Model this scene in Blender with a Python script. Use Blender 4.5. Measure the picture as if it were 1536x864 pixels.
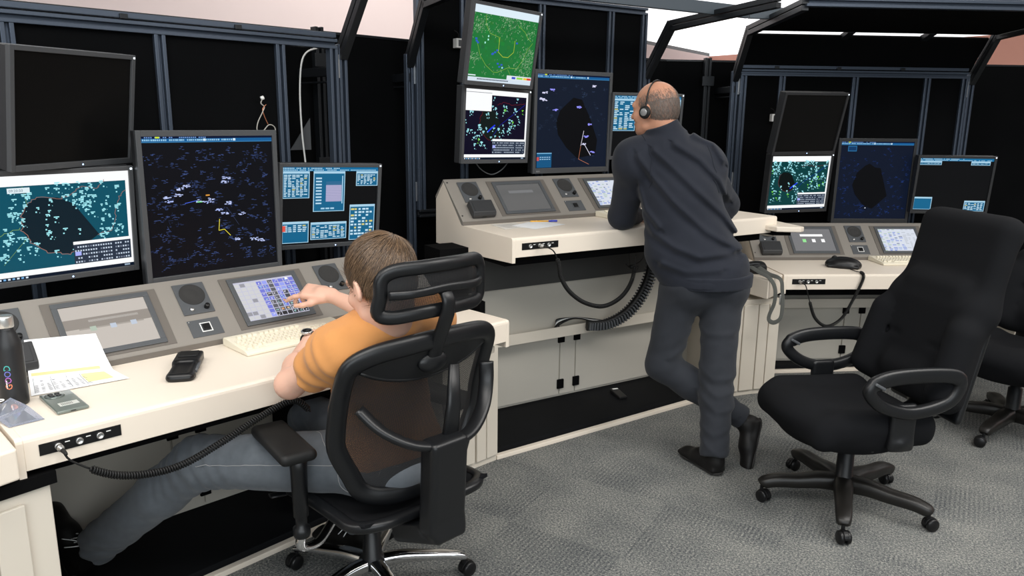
import bpy, bmesh, math, random
import numpy as np
from mathutils import Vector, Matrix
random.seed(7)
SC = bpy.context.scene
COL = SC.collection
PI = math.pi
for o_ in list(bpy.data.objects): bpy.data.objects.remove(o_)

# ------------------------------------------------------------------ camera
EYE = 1.638
cd = bpy.data.cameras.new('camera'); cam = bpy.data.objects.new('camera', cd); COL.objects.link(cam)
cd.sensor_width = 36.0; cd.lens = 1150.96 / 1536 * 36.0; cd.clip_start = .05; cd.clip_end = 80
_p, _r = 0.21696, -0.0106
_F = Vector((0, math.cos(_p), -math.sin(_p))); _U0 = Vector((0, math.sin(_p), math.cos(_p))); _R0 = Vector((1, 0, 0))
_U = _U0 * math.cos(_r) + _R0 * math.sin(_r); _R = _R0 * math.cos(_r) - _U0 * math.sin(_r)
_m = Matrix((_R, _U, -_F)).transposed().to_4x4(); _m.translation = Vector((0, 0, EYE))
cam.matrix_world = _m
SC.camera = cam

# ------------------------------------------------------------------ world and lights
SC.view_settings.view_transform = 'Standard'; SC.view_settings.look = 'None'
SC.view_settings.gamma = 1.0; SC.view_settings.use_curve_mapping = False
SC.view_settings.exposure = 0.0
wd = bpy.data.worlds.new('world'); SC.world = wd; wd.use_nodes = True
wd.node_tree.nodes['Background'].inputs[0].default_value = (.93, .97, 1.0, 1)
wd.node_tree.nodes['Background'].inputs[1].default_value = .20

def area(name, loc, size, power, col=(1, 1, 1), rot=(0, 0, 0)):
    l = bpy.data.lights.new(name, 'AREA'); l.shape = 'RECTANGLE'; l.size, l.size_y = size; l.energy = power; l.color = col
    o = bpy.data.objects.new(name, l); COL.objects.link(o); o.location = loc; o.rotation_euler = rot
    return o
LIGHTS = [('ceiling_light_near', (-.6, .6, 3.7), (3.2, 1.6), 125), ('ceiling_light_right', (3.2, 1.6, 3.7), (3.0, 2.0), 165),
          ('ceiling_light_left', (-4.0, 1.2, 3.7), (2.0, 2.0), 60), ('ceiling_light_far', (1.6, 7.5, 3.9), (8, 3), 200),
          ('ceiling_light_side', (6.5, 4.0, 3.9), (3, 4), 80)]
for n_, lo_, si_, po_ in LIGHTS: area(n_, lo_, si_, po_, (1.0, .975, .94))
area('window_daylight', (1.0, -3.6, 2.6), (7, 2.2), 235, (.90, .96, 1.0), (math.radians(72), 0, 0))

# ------------------------------------------------------------------ materials
MATS = {}
def mat(name, col, rough=.5, metal=0.0, spec=.5, bump=0.0, bscale=300.0, var=0.0, vscale=8.0, coat=0.0, emis=None, estr=0.0, sheen=0.0):
    if name in MATS: return MATS[name]
    m = bpy.data.materials.new(name); m.use_nodes = True; nt = m.node_tree; b = nt.nodes['Principled BSDF']
    b.inputs['Base Color'].default_value = (*col, 1); b.inputs['Roughness'].default_value = rough
    b.inputs['Metallic'].default_value = metal; b.inputs['Specular IOR Level'].default_value = spec
    b.inputs['Coat Weight'].default_value = coat; b.inputs['Sheen Weight'].default_value = sheen
    tc = nt.nodes.new('ShaderNodeTexCoord')
    if var > 0:
        n = nt.nodes.new('ShaderNodeTexNoise'); n.inputs['Scale'].default_value = vscale; n.inputs['Detail'].default_value = 4
        nt.links.new(tc.outputs['Object'], n.inputs['Vector'])
        mx = nt.nodes.new('ShaderNodeMix'); mx.data_type = 'RGBA'
        mx.inputs['A'].default_value = (*[c * (1 - var) for c in col], 1); mx.inputs['B'].default_value = (*[min(1, c * (1 + var)) for c in col], 1)
        nt.links.new(n.outputs['Fac'], mx.inputs['Factor']); nt.links.new(mx.outputs['Result'], b.inputs['Base Color'])
    if bump > 0:
        n = nt.nodes.new('ShaderNodeTexNoise'); n.inputs['Scale'].default_value = bscale; n.inputs['Detail'].default_value = 3
        nt.links.new(tc.outputs['Object'], n.inputs['Vector'])
        bp = nt.nodes.new('ShaderNodeBump'); bp.inputs['Strength'].default_value = bump; bp.inputs['Distance'].default_value = .002
        nt.links.new(n.outputs['Fac'], bp.inputs['Height']); nt.links.new(bp.outputs['Normal'], b.inputs['Normal'])
    if emis:
        b.inputs['Emission Color'].default_value = (*emis, 1); b.inputs['Emission Strength'].default_value = estr
    MATS[name] = m
    return m
CREAM = mat('cream_laminate', (.80, .71, .60), .42, bump=.05, bscale=900)
CREAMP = mat('cream_panel', (.66, .60, .51), .5, bump=.05, bscale=700)
SHELL = mat('base_panel', (.52, .49, .43), .55, bump=.04, bscale=700)
FASCIA = mat('grey_fascia', (.235, .215, .19), .42, bump=.05, bscale=1200)
FEDGE = mat('fascia_edge', (.13, .115, .10), .45)
GPL = mat('grey_plate', (.075, .080, .086), .42, bump=.04, bscale=900)
GRILL = mat('speaker_mesh', (.030, .029, .028), .7, bump=.8, bscale=1500)
BLK = mat('black_plastic', (.006, .006, .0065), .36, spec=.35)
BLKM = mat('matt_black', (.003, .003, .0033), .9, spec=.08)
BEZEL = mat('monitor_bezel', (.055, .058, .062), .42)
BEZB = mat('monitor_bezel_dark', (.020, .021, .023), .4)
STEEL = mat('steel', (.55, .55, .54), .3, metal=.9)
CHROME = mat('chrome', (.72, .72, .73), .12, metal=1.0)
ALU = mat('anodised_profile', (.066, .084, .115), .36, metal=.5)
ALUD = mat('dark_profile', (.012, .014, .017), .42, metal=.4)
FABB = mat('acoustic_fabric', (.0036, .0038, .0042), .95, spec=.04, bump=.5, bscale=500, var=.25, vscale=3)
RUB = mat('rubber', (.008, .008, .008), .55, spec=.3)
PLAT = mat('platform_lino', (.0045, .005, .006), .7, spec=.12, var=.3, vscale=6)
WHT = mat('white_plastic', (.80, .80, .78), .4)
PAPER = mat('paper', (.86, .87, .88), .7)
KEYM = mat('keyboard_cream', (.78, .72, .58), .5)
LEDB = mat('led_blue', (.02, .02, .05), .4, emis=(.35, .55, 1), estr=6)
LEDW = mat('led_white', (.2, .2, .2), .4, emis=(.8, .9, 1), estr=3)

def display_mat(name, strength, rough=.3, base=.003, spec=.12):
    m = bpy.data.materials.new(name); m.use_nodes = True; nt = m.node_tree; b = nt.nodes['Principled BSDF']
    at = nt.nodes.new('ShaderNodeAttribute'); at.attribute_name = 'pix'; at.attribute_type = 'GEOMETRY'
    b.inputs['Base Color'].default_value = (base, base, base, 1); b.inputs['Roughness'].default_value = rough
    b.inputs['Specular IOR Level'].default_value = spec
    nt.links.new(at.outputs['Color'], b.inputs['Emission Color']); b.inputs['Emission Strength'].default_value = strength
    return m
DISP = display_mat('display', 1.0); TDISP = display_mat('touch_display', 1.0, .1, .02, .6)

def carpet():
    m = bpy.data.materials.new('carpet'); m.use_nodes = True; nt = m.node_tree; b = nt.nodes['Principled BSDF']; L = nt.links.new
    b.inputs['Roughness'].default_value = .95; b.inputs['Specular IOR Level'].default_value = .1
    tc = nt.nodes.new('ShaderNodeTexCoord'); mp = nt.nodes.new('ShaderNodeMapping'); mp.inputs['Rotation'].default_value = (0, 0, math.radians(31))
    L(tc.outputs['Object'], mp.inputs['Vector'])
    def noise(s, d=3, src=None):
        n = nt.nodes.new('ShaderNodeTexNoise'); n.inputs['Scale'].default_value = s; n.inputs['Detail'].default_value = d
        L((src or mp).outputs[0], n.inputs['Vector']); return n
    def math_(op, a, bb=None, v=None):
        n = nt.nodes.new('ShaderNodeMath'); n.operation = op
        for i, q in enumerate((a, bb)):
            if q is None: continue
            if isinstance(q, (int, float)): n.inputs[i].default_value = q
            else: L(q, n.inputs[i])
        return n.outputs[0]
    ck = nt.nodes.new('ShaderNodeTexChecker'); ck.inputs['Scale'].default_value = 2.0; L(mp.outputs[0], ck.inputs['Vector'])
    w = nt.nodes.new('ShaderNodeTexWave'); w.inputs['Scale'].default_value = 17; w.bands_direction = 'X'; w.inputs['Distortion'].default_value = .5; w.inputs['Detail'].default_value = 2; w.inputs['Detail Scale'].default_value = 6
    L(mp.outputs[0], w.inputs['Vector'])
    pt = noise(1.3, 2)
    patch = nt.nodes.new('ShaderNodeMapRange'); patch.inputs['From Min'].default_value = .46; patch.inputs['From Max'].default_value = .56; L(pt.outputs['Fac'], patch.inputs['Value'])
    stripe = math_('MULTIPLY', math_('MULTIPLY', w.outputs['Fac'], ck.outputs['Fac']), patch.outputs[0])
    f1 = noise(300, 5); f2 = noise(120, 4); f3 = noise(4, 2)
    r1 = nt.nodes.new('ShaderNodeValToRGB'); e = r1.color_ramp.elements
    e[0].position = .33; e[0].color = (.022, .027, .035, 1); e[1].position = .66; e[1].color = (.40, .39, .345, 1)
    q = e.new(.5); q.color = (.145, .150, .147, 1)
    mixf = math_('ADD', math_('MULTIPLY', f1.outputs['Fac'], .50), math_('MULTIPLY', f2.outputs['Fac'], .50))
    mixf = math_('ADD', mixf, math_('MULTIPLY', math_('SUBTRACT', stripe, .12), -.050))
    mixf = math_('ADD', mixf, math_('MULTIPLY', math_('SUBTRACT', f3.outputs['Fac'], .5), .12))
    L(mixf, r1.inputs[0]); L(r1.outputs[0], b.inputs['Base Color'])
    bp = nt.nodes.new('ShaderNodeBump'); bp.inputs['Strength'].default_value = .7; bp.inputs['Distance'].default_value = .006
    L(mixf, bp.inputs['Height']); L(bp.outputs[0], b.inputs['Normal'])
    return m
CARPET = carpet()

# ------------------------------------------------------------------ mesh helpers
class MB:
    def __init__(s): s.v = []; s.f = []; s.c = []; s.sm = []
    def add(s, vs, fs, smooth=False, col=None):
        n = len(s.v); s.v += [tuple(v) for v in vs]
        for f in fs: s.f.append(tuple(i + n for i in f)); s.sm.append(smooth); s.c.append(col)
        return s
    def box(s, c, d, M=None):
        x, y, z = d[0] / 2, d[1] / 2, d[2] / 2
        vs = [Vector((a * x, b * y, e * z)) for a in (-1, 1) for b in (-1, 1) for e in (-1, 1)]
        if M is not None: vs = [M @ v for v in vs]
        vs = [v + Vector(c) for v in vs]
        return s.add(vs, [(0, 1, 3, 2), (4, 6, 7, 5), (0, 4, 5, 1), (2, 3, 7, 6), (0, 2, 6, 4), (1, 5, 7, 3)])
    def b2(s, lo, hi): return s.box([(a + b) / 2 for a, b in zip(lo, hi)], [b - a for a, b in zip(lo, hi)])
    def prism(s, poly, d, org=(0, 0, 0), ax=None, smooth=False):
        """poly: 2D points; ax=(X,Y) 3D axes; extruded by vector d"""
        X, Y = ax or (Vector((1, 0, 0)), Vector((0, 1, 0))); X = Vector(X); Y = Vector(Y); d = Vector(d); org = Vector(org)
        a = [org + X * p[0] + Y * p[1] for p in poly]; n = len(a)
        flip = X.cross(Y).dot(d) < 0
        top = tuple(range(n, 2 * n)); bot = tuple(reversed(range(n)))
        fs = [bot, top] + [(i, (i + 1) % n, (i + 1) % n + n, i + n) for i in range(n)]
        if flip: fs = [tuple(reversed(f)) for f in fs]
        n0 = len(s.f); s.add(a + [q + d for q in a], fs, smooth)
        if smooth: s.sm[n0] = s.sm[n0 + 1] = False
        return s
    def tube(s, pts, r, seg=8, closed=False, flat=None, up=None):
        pts = [Vector(p) for p in pts]; n = len(pts); rr = r if isinstance(r, list) else [r] * n
        T = []
        for i in range(n):
            a = pts[(i - 1) % n] if (closed or i > 0) else pts[i]; b = pts[(i + 1) % n] if (closed or i < n - 1) else pts[i]
            T.append((b - a).normalized())
        u = Vector(up) if up else (Vector((0, 0, 1)) if abs(T[0].z) < .9 else Vector((1, 0, 0)))
        N = (u - T[0] * u.dot(T[0])).normalized(); Ns = [N]
        for i in range(1, n):
            if up: N = Vector(up) - T[i] * Vector(up).dot(T[i])
            else: N = N - T[i] * N.dot(T[i])
            if N.length < 1e-6: N = Ns[-1]
            N = N.normalized(); Ns.append(N)
        vs = []
        for i in range(n):
            B = T[i].cross(Ns[i]); q = rr[i]
            w, h = (q if hasattr(q, '__len__') else (q, q))
            for k in range(seg):
                a = 2 * PI * k / seg; ca, sa = math.cos(a), math.sin(a)
                if flat: # superellipse
                    ca = math.copysign(abs(ca) ** flat, ca); sa = math.copysign(abs(sa) ** flat, sa)
                vs.append(pts[i] + B * w * ca + Ns[i] * h * sa)
        fs = []
        for i in range(n if closed else n - 1):
            j = (i + 1) % n
            for k in range(seg): fs.append((i * seg + k, i * seg + (k + 1) % seg, j * seg + (k + 1) % seg, j * seg + k))
        n0 = len(s.f); s.add(vs, fs, True)
        if not closed: 
            m = len(s.v) - len(vs)
            s.f.append(tuple(m + k for k in reversed(range(seg)))); s.sm.append(False); s.c.append(None)
            s.f.append(tuple(m + (n - 1) * seg + k for k in range(seg))); s.sm.append(False); s.c.append(None)
        return s
    def lathe(s, prof, c=(0, 0, 0), seg=32, M=None):
        vs = []
        for r, z in prof:
            for k in range(seg):
                a = 2 * PI * k / seg; v = Vector((r * math.cos(a), r * math.sin(a), z))
                if M is not None: v = M @ v
                vs.append(v + Vector(c))
        fs = [(i * seg + k, i * seg + (k + 1) % seg, (i + 1) * seg + (k + 1) % seg, (i + 1) * seg + k) for i in range(len(prof) - 1) for k in range(seg)]
        s.add(vs, fs, True); m = len(s.v) - len(vs)
        for idx, rev in ((0, True), (len(prof) - 1, False)):
            if prof[idx][0] > 1e-5:
                ring = [m + idx * seg + k for k in range(seg)]
                s.f.append(tuple(reversed(ring) if rev else ring)); s.sm.append(False); s.c.append(None)
        return s
    def loft(s, rings, cap=True, smooth=True):
        n = len(rings[0]); vs = [p for r in rings for p in r]
        fs = [(i * n + k, i * n + (k + 1) % n, (i + 1) * n + (k + 1) % n, (i + 1) * n + k) for i in range(len(rings) - 1) for k in range(n)]
        s.add(vs, fs, smooth); m = len(s.v) - len(vs)
        if cap:
            s.f.append(tuple(m + k for k in reversed(range(n)))); s.f.append(tuple(m + (len(rings) - 1) * n + k for k in range(n)))
            s.sm += [False, False]; s.c += [None, None]
        return s
    def build(s, name, m, parent=None, bevel=0, seg=2, loc=None, rot=None, sub=0, fix=True):
        me = bpy.data.meshes.new(name); me.from_pydata(s.v, [], s.f); me.polygons.foreach_set('use_smooth', s.sm)
        if any(c is not None for c in s.c):
            at = me.color_attributes.new('pix', 'FLOAT_COLOR', 'CORNER'); i = 0
            data = np.zeros(len(me.loops) * 4, dtype=np.float32)
            for f, c in zip(s.f, s.c):
                c = c or (0, 0, 0)
                for _ in f: data[i * 4:i * 4 + 4] = (*c, 1); i += 1
            at.data.foreach_set('color', data)
        elif fix:
            bm = bmesh.new(); bm.from_mesh(me); bmesh.ops.recalc_face_normals(bm, faces=bm.faces); bm.to_mesh(me); bm.free()
        me.materials.append(m); me.update()
        o = bpy.data.objects.new(name, me); COL.objects.link(o)
        if parent is not None: o.parent = parent
        if loc is not None: o.location = loc
        if rot is not None: o.rotation_euler = rot
        if bevel:
            b = o.modifiers.new('bevel', 'BEVEL'); b.width = bevel; b.segments = seg; b.limit_method = 'ANGLE'; b.angle_limit = math.radians(35)
        if sub:
            q = o.modifiers.new('sub', 'SUBSURF'); q.levels = sub; q.render_levels = sub
        return o

def tag(o, label=None, cat=None, group=None, kind=None):
    if label: o['label'] = label
    if cat: o['category'] = cat
    if group: o['group'] = group
    if kind: o['kind'] = kind
    return o
def empty(name, loc=(0, 0, 0), rz=0, label=None, cat=None, group=None, parent=None):
    o = bpy.data.objects.new(name, None); COL.objects.link(o); o.location = loc; o.rotation_euler = (0, 0, rz); o.empty_display_size = .1
    if parent is not None: o.parent = parent
    return tag(o, label, cat, group)
def bez(p0, p1, p2, p3, n=12):
    p0, p1, p2, p3 = map(Vector, (p0, p1, p2, p3)); out = []
    for i in range(n + 1):
        t = i / n; out.append(p0 * (1 - t) ** 3 + p1 * 3 * t * (1 - t) ** 2 + p2 * 3 * t * t * (1 - t) + p3 * t ** 3)
    return out
def smooth_path(pts, n=8, closed=False):
    pts = [Vector(p) for p in pts]; N = len(pts); out = []
    g = (lambda i: pts[i % N]) if closed else (lambda i: pts[max(0, min(N - 1, i))])
    for i in range(N if closed else N - 1):
        a, b, c, d = g(i - 1), g(i), g(i + 1), g(i + 2)
        for k in range(n):
            t = k / n; out.append(.5 * ((2 * b) + (c - a) * t + (2 * a - 5 * b + 4 * c - d) * t * t + (3 * b - a - 3 * c + d) * t ** 3))
    if not closed: out.append(pts[-1])
    return out
def text_mb(txt, size, M, mb=None, depth=.0004):
    """lettering as thin raised faces; M maps x right, y up, z out"""
    cu = bpy.data.curves.new('t', 'FONT'); cu.body = txt; cu.size = size; cu.resolution_u = 2; cu.align_x = 'LEFT'
    ob = bpy.data.objects.new('t', cu); COL.objects.link(ob)
    dg = bpy.context.evaluated_depsgraph_get(); me = bpy.data.meshes.new_from_object(ob.evaluated_get(dg))
    mb = mb or MB(); mb.add([M @ (v.co + Vector((0, 0, depth))) for v in me.vertices], [tuple(p.vertices) for p in me.polygons])
    bpy.data.objects.remove(ob); bpy.data.meshes.remove(me)
    return mb

# station frames: x, y of the desk's left front corner, heading, desk height
ST = {'L': (-1.2882, 1.8575, .78612, .808), 'M': (-.0006, 3.4812, .5575, 1.103), 'R': (1.6276, 4.5019, .06945, .745)}
def W(c, u, v, z=0):
    x, y, t, _ = ST[c]
    return Vector((x + u * math.cos(t) - v * math.sin(t), y + u * math.sin(t) + v * math.cos(t), z))
def rz_of(c): return ST[c][2]
# ------------------------------------------------------------------ room shell
def struct(o): o['kind'] = 'structure'; return o
MB().b2((-9, -4.5, -.1), (13, 18, 0)).build('floor', CARPET)
struct(bpy.data.objects['floor'])
PINK = mat('pale_pink_wall', (.83, .70, .68), .8, var=.04, vscale=.8); SALM = mat('salmon_wall', (.72, .36, .28), .8)
CEIL = mat('ceiling_paint', (.85, .85, .84), .9)
BLIND = mat('bright_blind', (.8, .8, .8), .8, emis=(.97, .98, 1), estr=1.0)
def wall_seg(name, a, b, z0, z1, m, th=.12):
    a = Vector((*a, 0)); b = Vector((*b, 0)); d = (b - a); n = Vector((-d.y, d.x, 0)).normalized() * th
    return struct(MB().prism([(0, z0), (d.length, z0), (d.length, z1), (0, z1)], n, a, (d.normalized(), (0, 0, 1))).build(name, m))
WC = (3.9, 16.0); WA = (-8.2, -1.3); WB = (12.8, 3.3)
wall_seg('wall_left', WA, WC, 0, 2.90, PINK); wall_seg('wall_right', WC, WB, 0, 2.90, SALM)
wall_seg('trim_1', WA, WC, 2.90, 2.96, BEZB, .14); 
wall_seg('window_1', WA, WC, 2.96, 4.2, BLIND); wall_seg('window_2', WC, WB, 2.90, 4.2, BLIND)
struct(MB().b2((-9, -4.5, 4.2), (13, 18, 4.3)).build('ceiling', CEIL))

# ------------------------------------------------------------------ aluminium framework
def profile(mb, a, b, w=.04, d=.04, face=(0, -1, 0)):
    """slotted extrusion from a to b; slot opens towards `face`"""
    a = Vector(a); b = Vector(b); T = (b - a).normalized(); f = Vector(face); f = (f - T * f.dot(T)).normalized(); s = T.cross(f)
    g = w * .17
    poly = [(-w/2, -d/2), (w/2, -d/2), (w/2, d/2), (g, d/2), (g, d/2 - .026), (-g, d/2 - .026), (-g, d/2), (-w/2, d/2)]
    mb.prism(poly, b - a, a, (s, f)); return mb
VB = 1.15
def fixed_frame(c, label, canopy=False, front=True, u0=.02, u1=1.77):
    root = empty('canopy_frame', W(c, 0, VB, 0), rz_of(c), label, 'frame', 'aluminium frames around the workstations')
    for u in (u0, u1):
        profile(MB(), (u, 0, 0), (u, 0, 1.985), .045).build('post', ALU, root, .002)
        mb = MB(); y0 = -.02
        pts = [(u, 0, 1.93), (u, -.22, 2.235), (u, -1.05, 2.285)]
        for a, b in zip(pts, pts[1:]):
            a = Vector(a); b = Vector(b); T = (b - a).normalized(); s = Vector((1, 0, 0)); n = T.cross(s).normalized()
            for q in (-.018, .018):
                mb.prism([(-.02, -.015), (.02, -.015), (.02, .015), (-.02, .015)], (b + T * .02) - a, a + n * q, (s, n))
        mb.build('strut', ALUD, root, .002)
        m2 = MB(); m2.box((u, .2, 1.86), (.03, .40, .045)); m2.box((u, .2, 1.81), (.02, .36, .01)); m2.build('bracket_arm', ALUD, root, .003)
        MB().box((u + (-.024 if u > 1 else .024), -.012, 1.88), (.008, .012, .11)).build('hinge', STEEL, root)
        h = MB().box((u + (-.024 if u > 1 else .024), -.012, 1.22), (.008, .012, .11)).build('hinge', STEEL, root)
        m3 = MB(); profile(m3, (u + (.09 if u > 1 else -.09), .36, 0), (u + (.09 if u > 1 else -.09), .36, 2.10), .05, .05)
        m3.box((u + (.09 if u > 1 else -.09), .325, 1.93), (.09, .02, .07)); m3.box((u + (.09 if u > 1 else -.09), .325, 1.40), (.09, .02, .05)); m3.build('rear_post', ALUD, root, .002)
    if canopy:
        FN = FABB
        MB().prism([(-.02, 1.995), (-.185, 2.215), (-.175, 2.225), (-.01, 2.005)], (u1 - u0 - .06, 0, 0), (u0 + .03, 0, 0), ((0, 1, 0), (0, 0, 1))).build('canopy_panel', FN, root)
        MB().prism([(-.26, 2.232), (-1.04, 2.275), (-1.04, 2.285), (-.26, 2.242)], (u1 - u0 - .06, 0, 0), (u0 + .03, 0, 0), ((0, 1, 0), (0, 0, 1))).build('canopy_panel', FN, root)
        for u in (.68, 1.25):
            MB().prism([(-.16, 2.19), (-.28, 2.228), (-.28, 2.25), (-.17, 2.23)], (.05, 0, 0), (u, 0, 0), ((0, 1, 0), (0, 0, 1))).build('canopy_rib', ALUD, root)
        m = MB(); profile(m, (u0, -1.07, 2.30), (u1 + 1.6, -1.07, 2.30), .05, .045); m.box(((u0 + u1 + 1.6) / 2, -1.0, 2.33), (u1 - u0 + 1.6, .04, .03)); m.build('front_beam', ALU, root, .002)
    return root
fixed_frame('L', 'dark metal post frame with slanted strut around the left workstation with the seated man', False)
fixed_frame('M', 'dark metal post frame with bent struts around the raised middle workstation', False)
fixed_frame('R', 'dark metal frame with black canopy panels over the right workstation', True)

def panel_frame(c, raise_, label, skip=()):
    root = empty('sliding_panel_frame', W(c, 0, VB - .03, .74 + raise_), rz_of(c), label, 'partition', 'black fabric partitions behind the monitors')
    us = [.07, .35, .885, 1.42, 1.70]; H = 1.24
    m = MB(); profile(m, (.05, 0, H), (1.72, 0, H), .045, .045)
    m.build('top_rail', ALU, root, .002)
    MB().box((.885, -.005, H + .04), (1.66, .03, .022)).build('top_rail', ALU, root, .002)
    m = MB(); profile(m, (.05, 0, 0), (1.72, 0, 0), .045, .045); m.build('bottom_rail', ALUD, root, .002)
    for u in us:
        m = MB(); profile(m, (u, 0, .02), (u, 0, H - .02), .045); m.build('mullion', ALU, root, .0015)
    for i in range(4):
        if i in skip: continue
        MB().b2((us[i] + .02, .0, .02), (us[i + 1] - .02, .012, H - .02)).build('fabric_panel', FABB, root)
    for u in (.30, .75, 1.22): MB().box((u, -.024, H + .035), (.03, .014, .02)).build('rail_clamp', ALUD, root, .002)
    return root
panel_frame('L', 0, 'black fabric partition on grey rails behind the seated man, one bay open', skip=(3,))
panel_frame('M', .355, 'raised black fabric partition behind the standing man')
panel_frame('R', -.005, 'black fabric partition under the canopy at the right workstation')

# rear partitions, one straight run per station, meeting at the bends
def isect(c1, c2, v):
    a = W(c1, 0, v); da = W(c1, 1, v) - a; b = W(c2, 0, v); db = W(c2, 1, v) - b
    den = da.x * db.y - da.y * db.x; t = ((b.x - a.x) * db.y - (b.y - a.y) * db.x) / den
    return a + da * t
ja = isect('L', 'M', 1.55); jb = isect('M', 'R', 1.55)
for a, b, lab in ((W('L', -1.2, 1.55), ja, 'tall black rear partition behind the left workstation'), (ja, jb, 'tall black rear partition behind the middle workstation'),
                  (jb, W('R', 4.6, 1.55), 'tall black rear partition running past the right workstation')):
    d = b - a; root = empty('rear_partition', a, math.atan2(d.y, d.x), lab, 'partition', 'tall black rear partitions')
    L_ = d.length
    MB().b2((0, 0, 0), (L_, .03, 2.075)).build('fabric_panel', FABB, root)
    MB().b2((0, -.004, 2.075), (L_, .034, 2.088)).build('top_trim', ALUD, root)
# lamp rail that runs in front of the canopies
pts = [W('M', -.6, .56), W('M', 2.06, .54), W('R', .30, .58), W('R', 3.4, .56)]
root = empty('lamp_rail', (pts[0].x, pts[0].y, 2.30), 0, 'blue-grey metal rail running above the middle and right workstations', 'rail')
for a, b in zip(pts, pts[1:]):
    d = b - a; o = Vector((a.x - pts[0].x, a.y - pts[0].y, 0))
    MB().prism([(0, -.035), (d.length - .004, -.035), (d.length - .004, .035), (0, .035)], Vector((-d.y, d.x, 0)).normalized() * .03, o, (d.normalized(), (0, 0, 1))).build('rail_segment', mat('rail_paint', (.085, .105, .125), .45, metal=.3), root, .003)

# ------------------------------------------------------------------ consoles
VA, LIP, PB, PC = .481, .023, .210, .196
PN = Vector((0, -PC, PB)).normalized(); PT = Vector((0, PB, PC)).normalized(); PL = math.hypot(PB, PC)
def pm(u, s, out=0.0):
    """matrix of the sloping instrument panel: x along the desk, y up the slope, z out of it"""
    o = Vector((u, VA, LIP)) + PT * (s * PL) + PN * out
    m = Matrix((Vector((1, 0, 0)), PT, PN)).transposed().to_4x4(); m.translation = o; return m
def on_panel(name, mb, m, parent, u, s, out=0.0, bevel=0):
    o = mb.build(name, m, None, bevel); o.parent = parent; o.matrix_local = pm(u, s, out); return o
def screen_mesh(rects, w, h, lines=()):
    """rects: (x0,y0,x1,y1,rgb) in 0..1, y up; later ones on top; lines: (points, width, rgb)"""
    mb = MB(); z = 0.0
    mb.add([(0, 0, z), (w, 0, z), (w, h, z), (0, h, z)], [(0, 1, 2, 3)], col=rects[0][4])
    lev = {}
    for i, (x0, y0, x1, y1, c, *l) in enumerate(rects[1:]):
        z = .00022 * (1 + (l[0] if l else 1))
        mb.add([(x0 * w, y0 * h, z), (x1 * w, y0 * h, z), (x1 * w, y1 * h, z), (x0 * w, y1 * h, z)], [(0, 1, 2, 3)], col=c)
    for pts, lw, c, l in lines:
        z = .00022 * (1 + l)
        for (xa, ya), (xb, yb) in zip(pts, pts[1:]):
            a = Vector((xa * w, ya * h, z)); b = Vector((xb * w, yb * h, z)); d = b - a
            if d.length < 1e-6: continue
            n = Vector((-d.y, d.x, 0)).normalized() * lw / 2; e = d.normalized() * lw * .3
            mb.add([a - n - e, b - n + e, b + n + e, a + n - e], [(0, 1, 2, 3)], col=c)
    return mb
def poly_face(mb, pts, w, h, c, l):
    z = .00022 * (1 + l); mb.add([(x * w, y * h, z) for x, y in pts], [tuple(range(len(pts)))], col=c)
def lin(r, g, b): return tuple((x / 255 / 12.92) if x / 255 <= .04045 else ((x / 255 + .055) / 1.055) ** 2.4 for x in (r, g, b))

def speaker_unit(root, u0, u1):
    w = u1 - u0; s0, s1 = .42, .91; h = (s1 - s0) * PL
    mb = MB(); mb.b2((0, 0, 0), (w, h, .004))
    p = on_panel('speaker_panel', mb, GPL, root, u0, s0, 0, .001)
    rg = min(w * .37, .043)
    g = MB().lathe([(rg + .004, .004), (rg + .004, .0062), (rg, .0066), (rg * .96, .0052), (rg * .5, .0075), (0.0001, .0085)], (w / 2, h * .62, 0), 36)
    g.build('speaker_grille', GRILL, p)
    MB().lathe([(.010, .004), (.009, .020), (.0075, .0215), (.0001, .0215)], (w * .78, h * .16, 0), 18).build('knob', BLK, p)
    MB().lathe([(.0085, .004), (.0085, .007), (.006, .010), (.0001, .010)], (w * .30, h * .15, 0), 18).build('push_button', STEEL, p)
def touch_unit(root, u0, u1, content, i):
    w = u1 - u0; h = .86 * PL; ins = .022
    f = MB(); f.b2((0, 0, 0), (w, h, .0025)); p = on_panel('touchscreen', f, FEDGE, root, u0, .047, 0, .001)
    a = MB(); xa, ya, xb, yb = .028, .010, w - .030, h - .010; b = .019
    for lo, hi in (((xa, ya), (xb, ya + b)), ((xa, yb - b), (xb, yb)), ((xa, ya + b), (xa + b, yb - b)), ((xb - b, ya + b), (xb, yb - b))):
        a.b2((*lo, .0025), (*hi, .0085))
    a.build('bezel', GPL, p, .0015)
    sw, sh = xb - xa - 2 * b, yb - ya - 2 * b
    mb = content(sw, sh); o = mb.build('display', TDISP, p, loc=(xa + b, ya + b, .0032))
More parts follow.
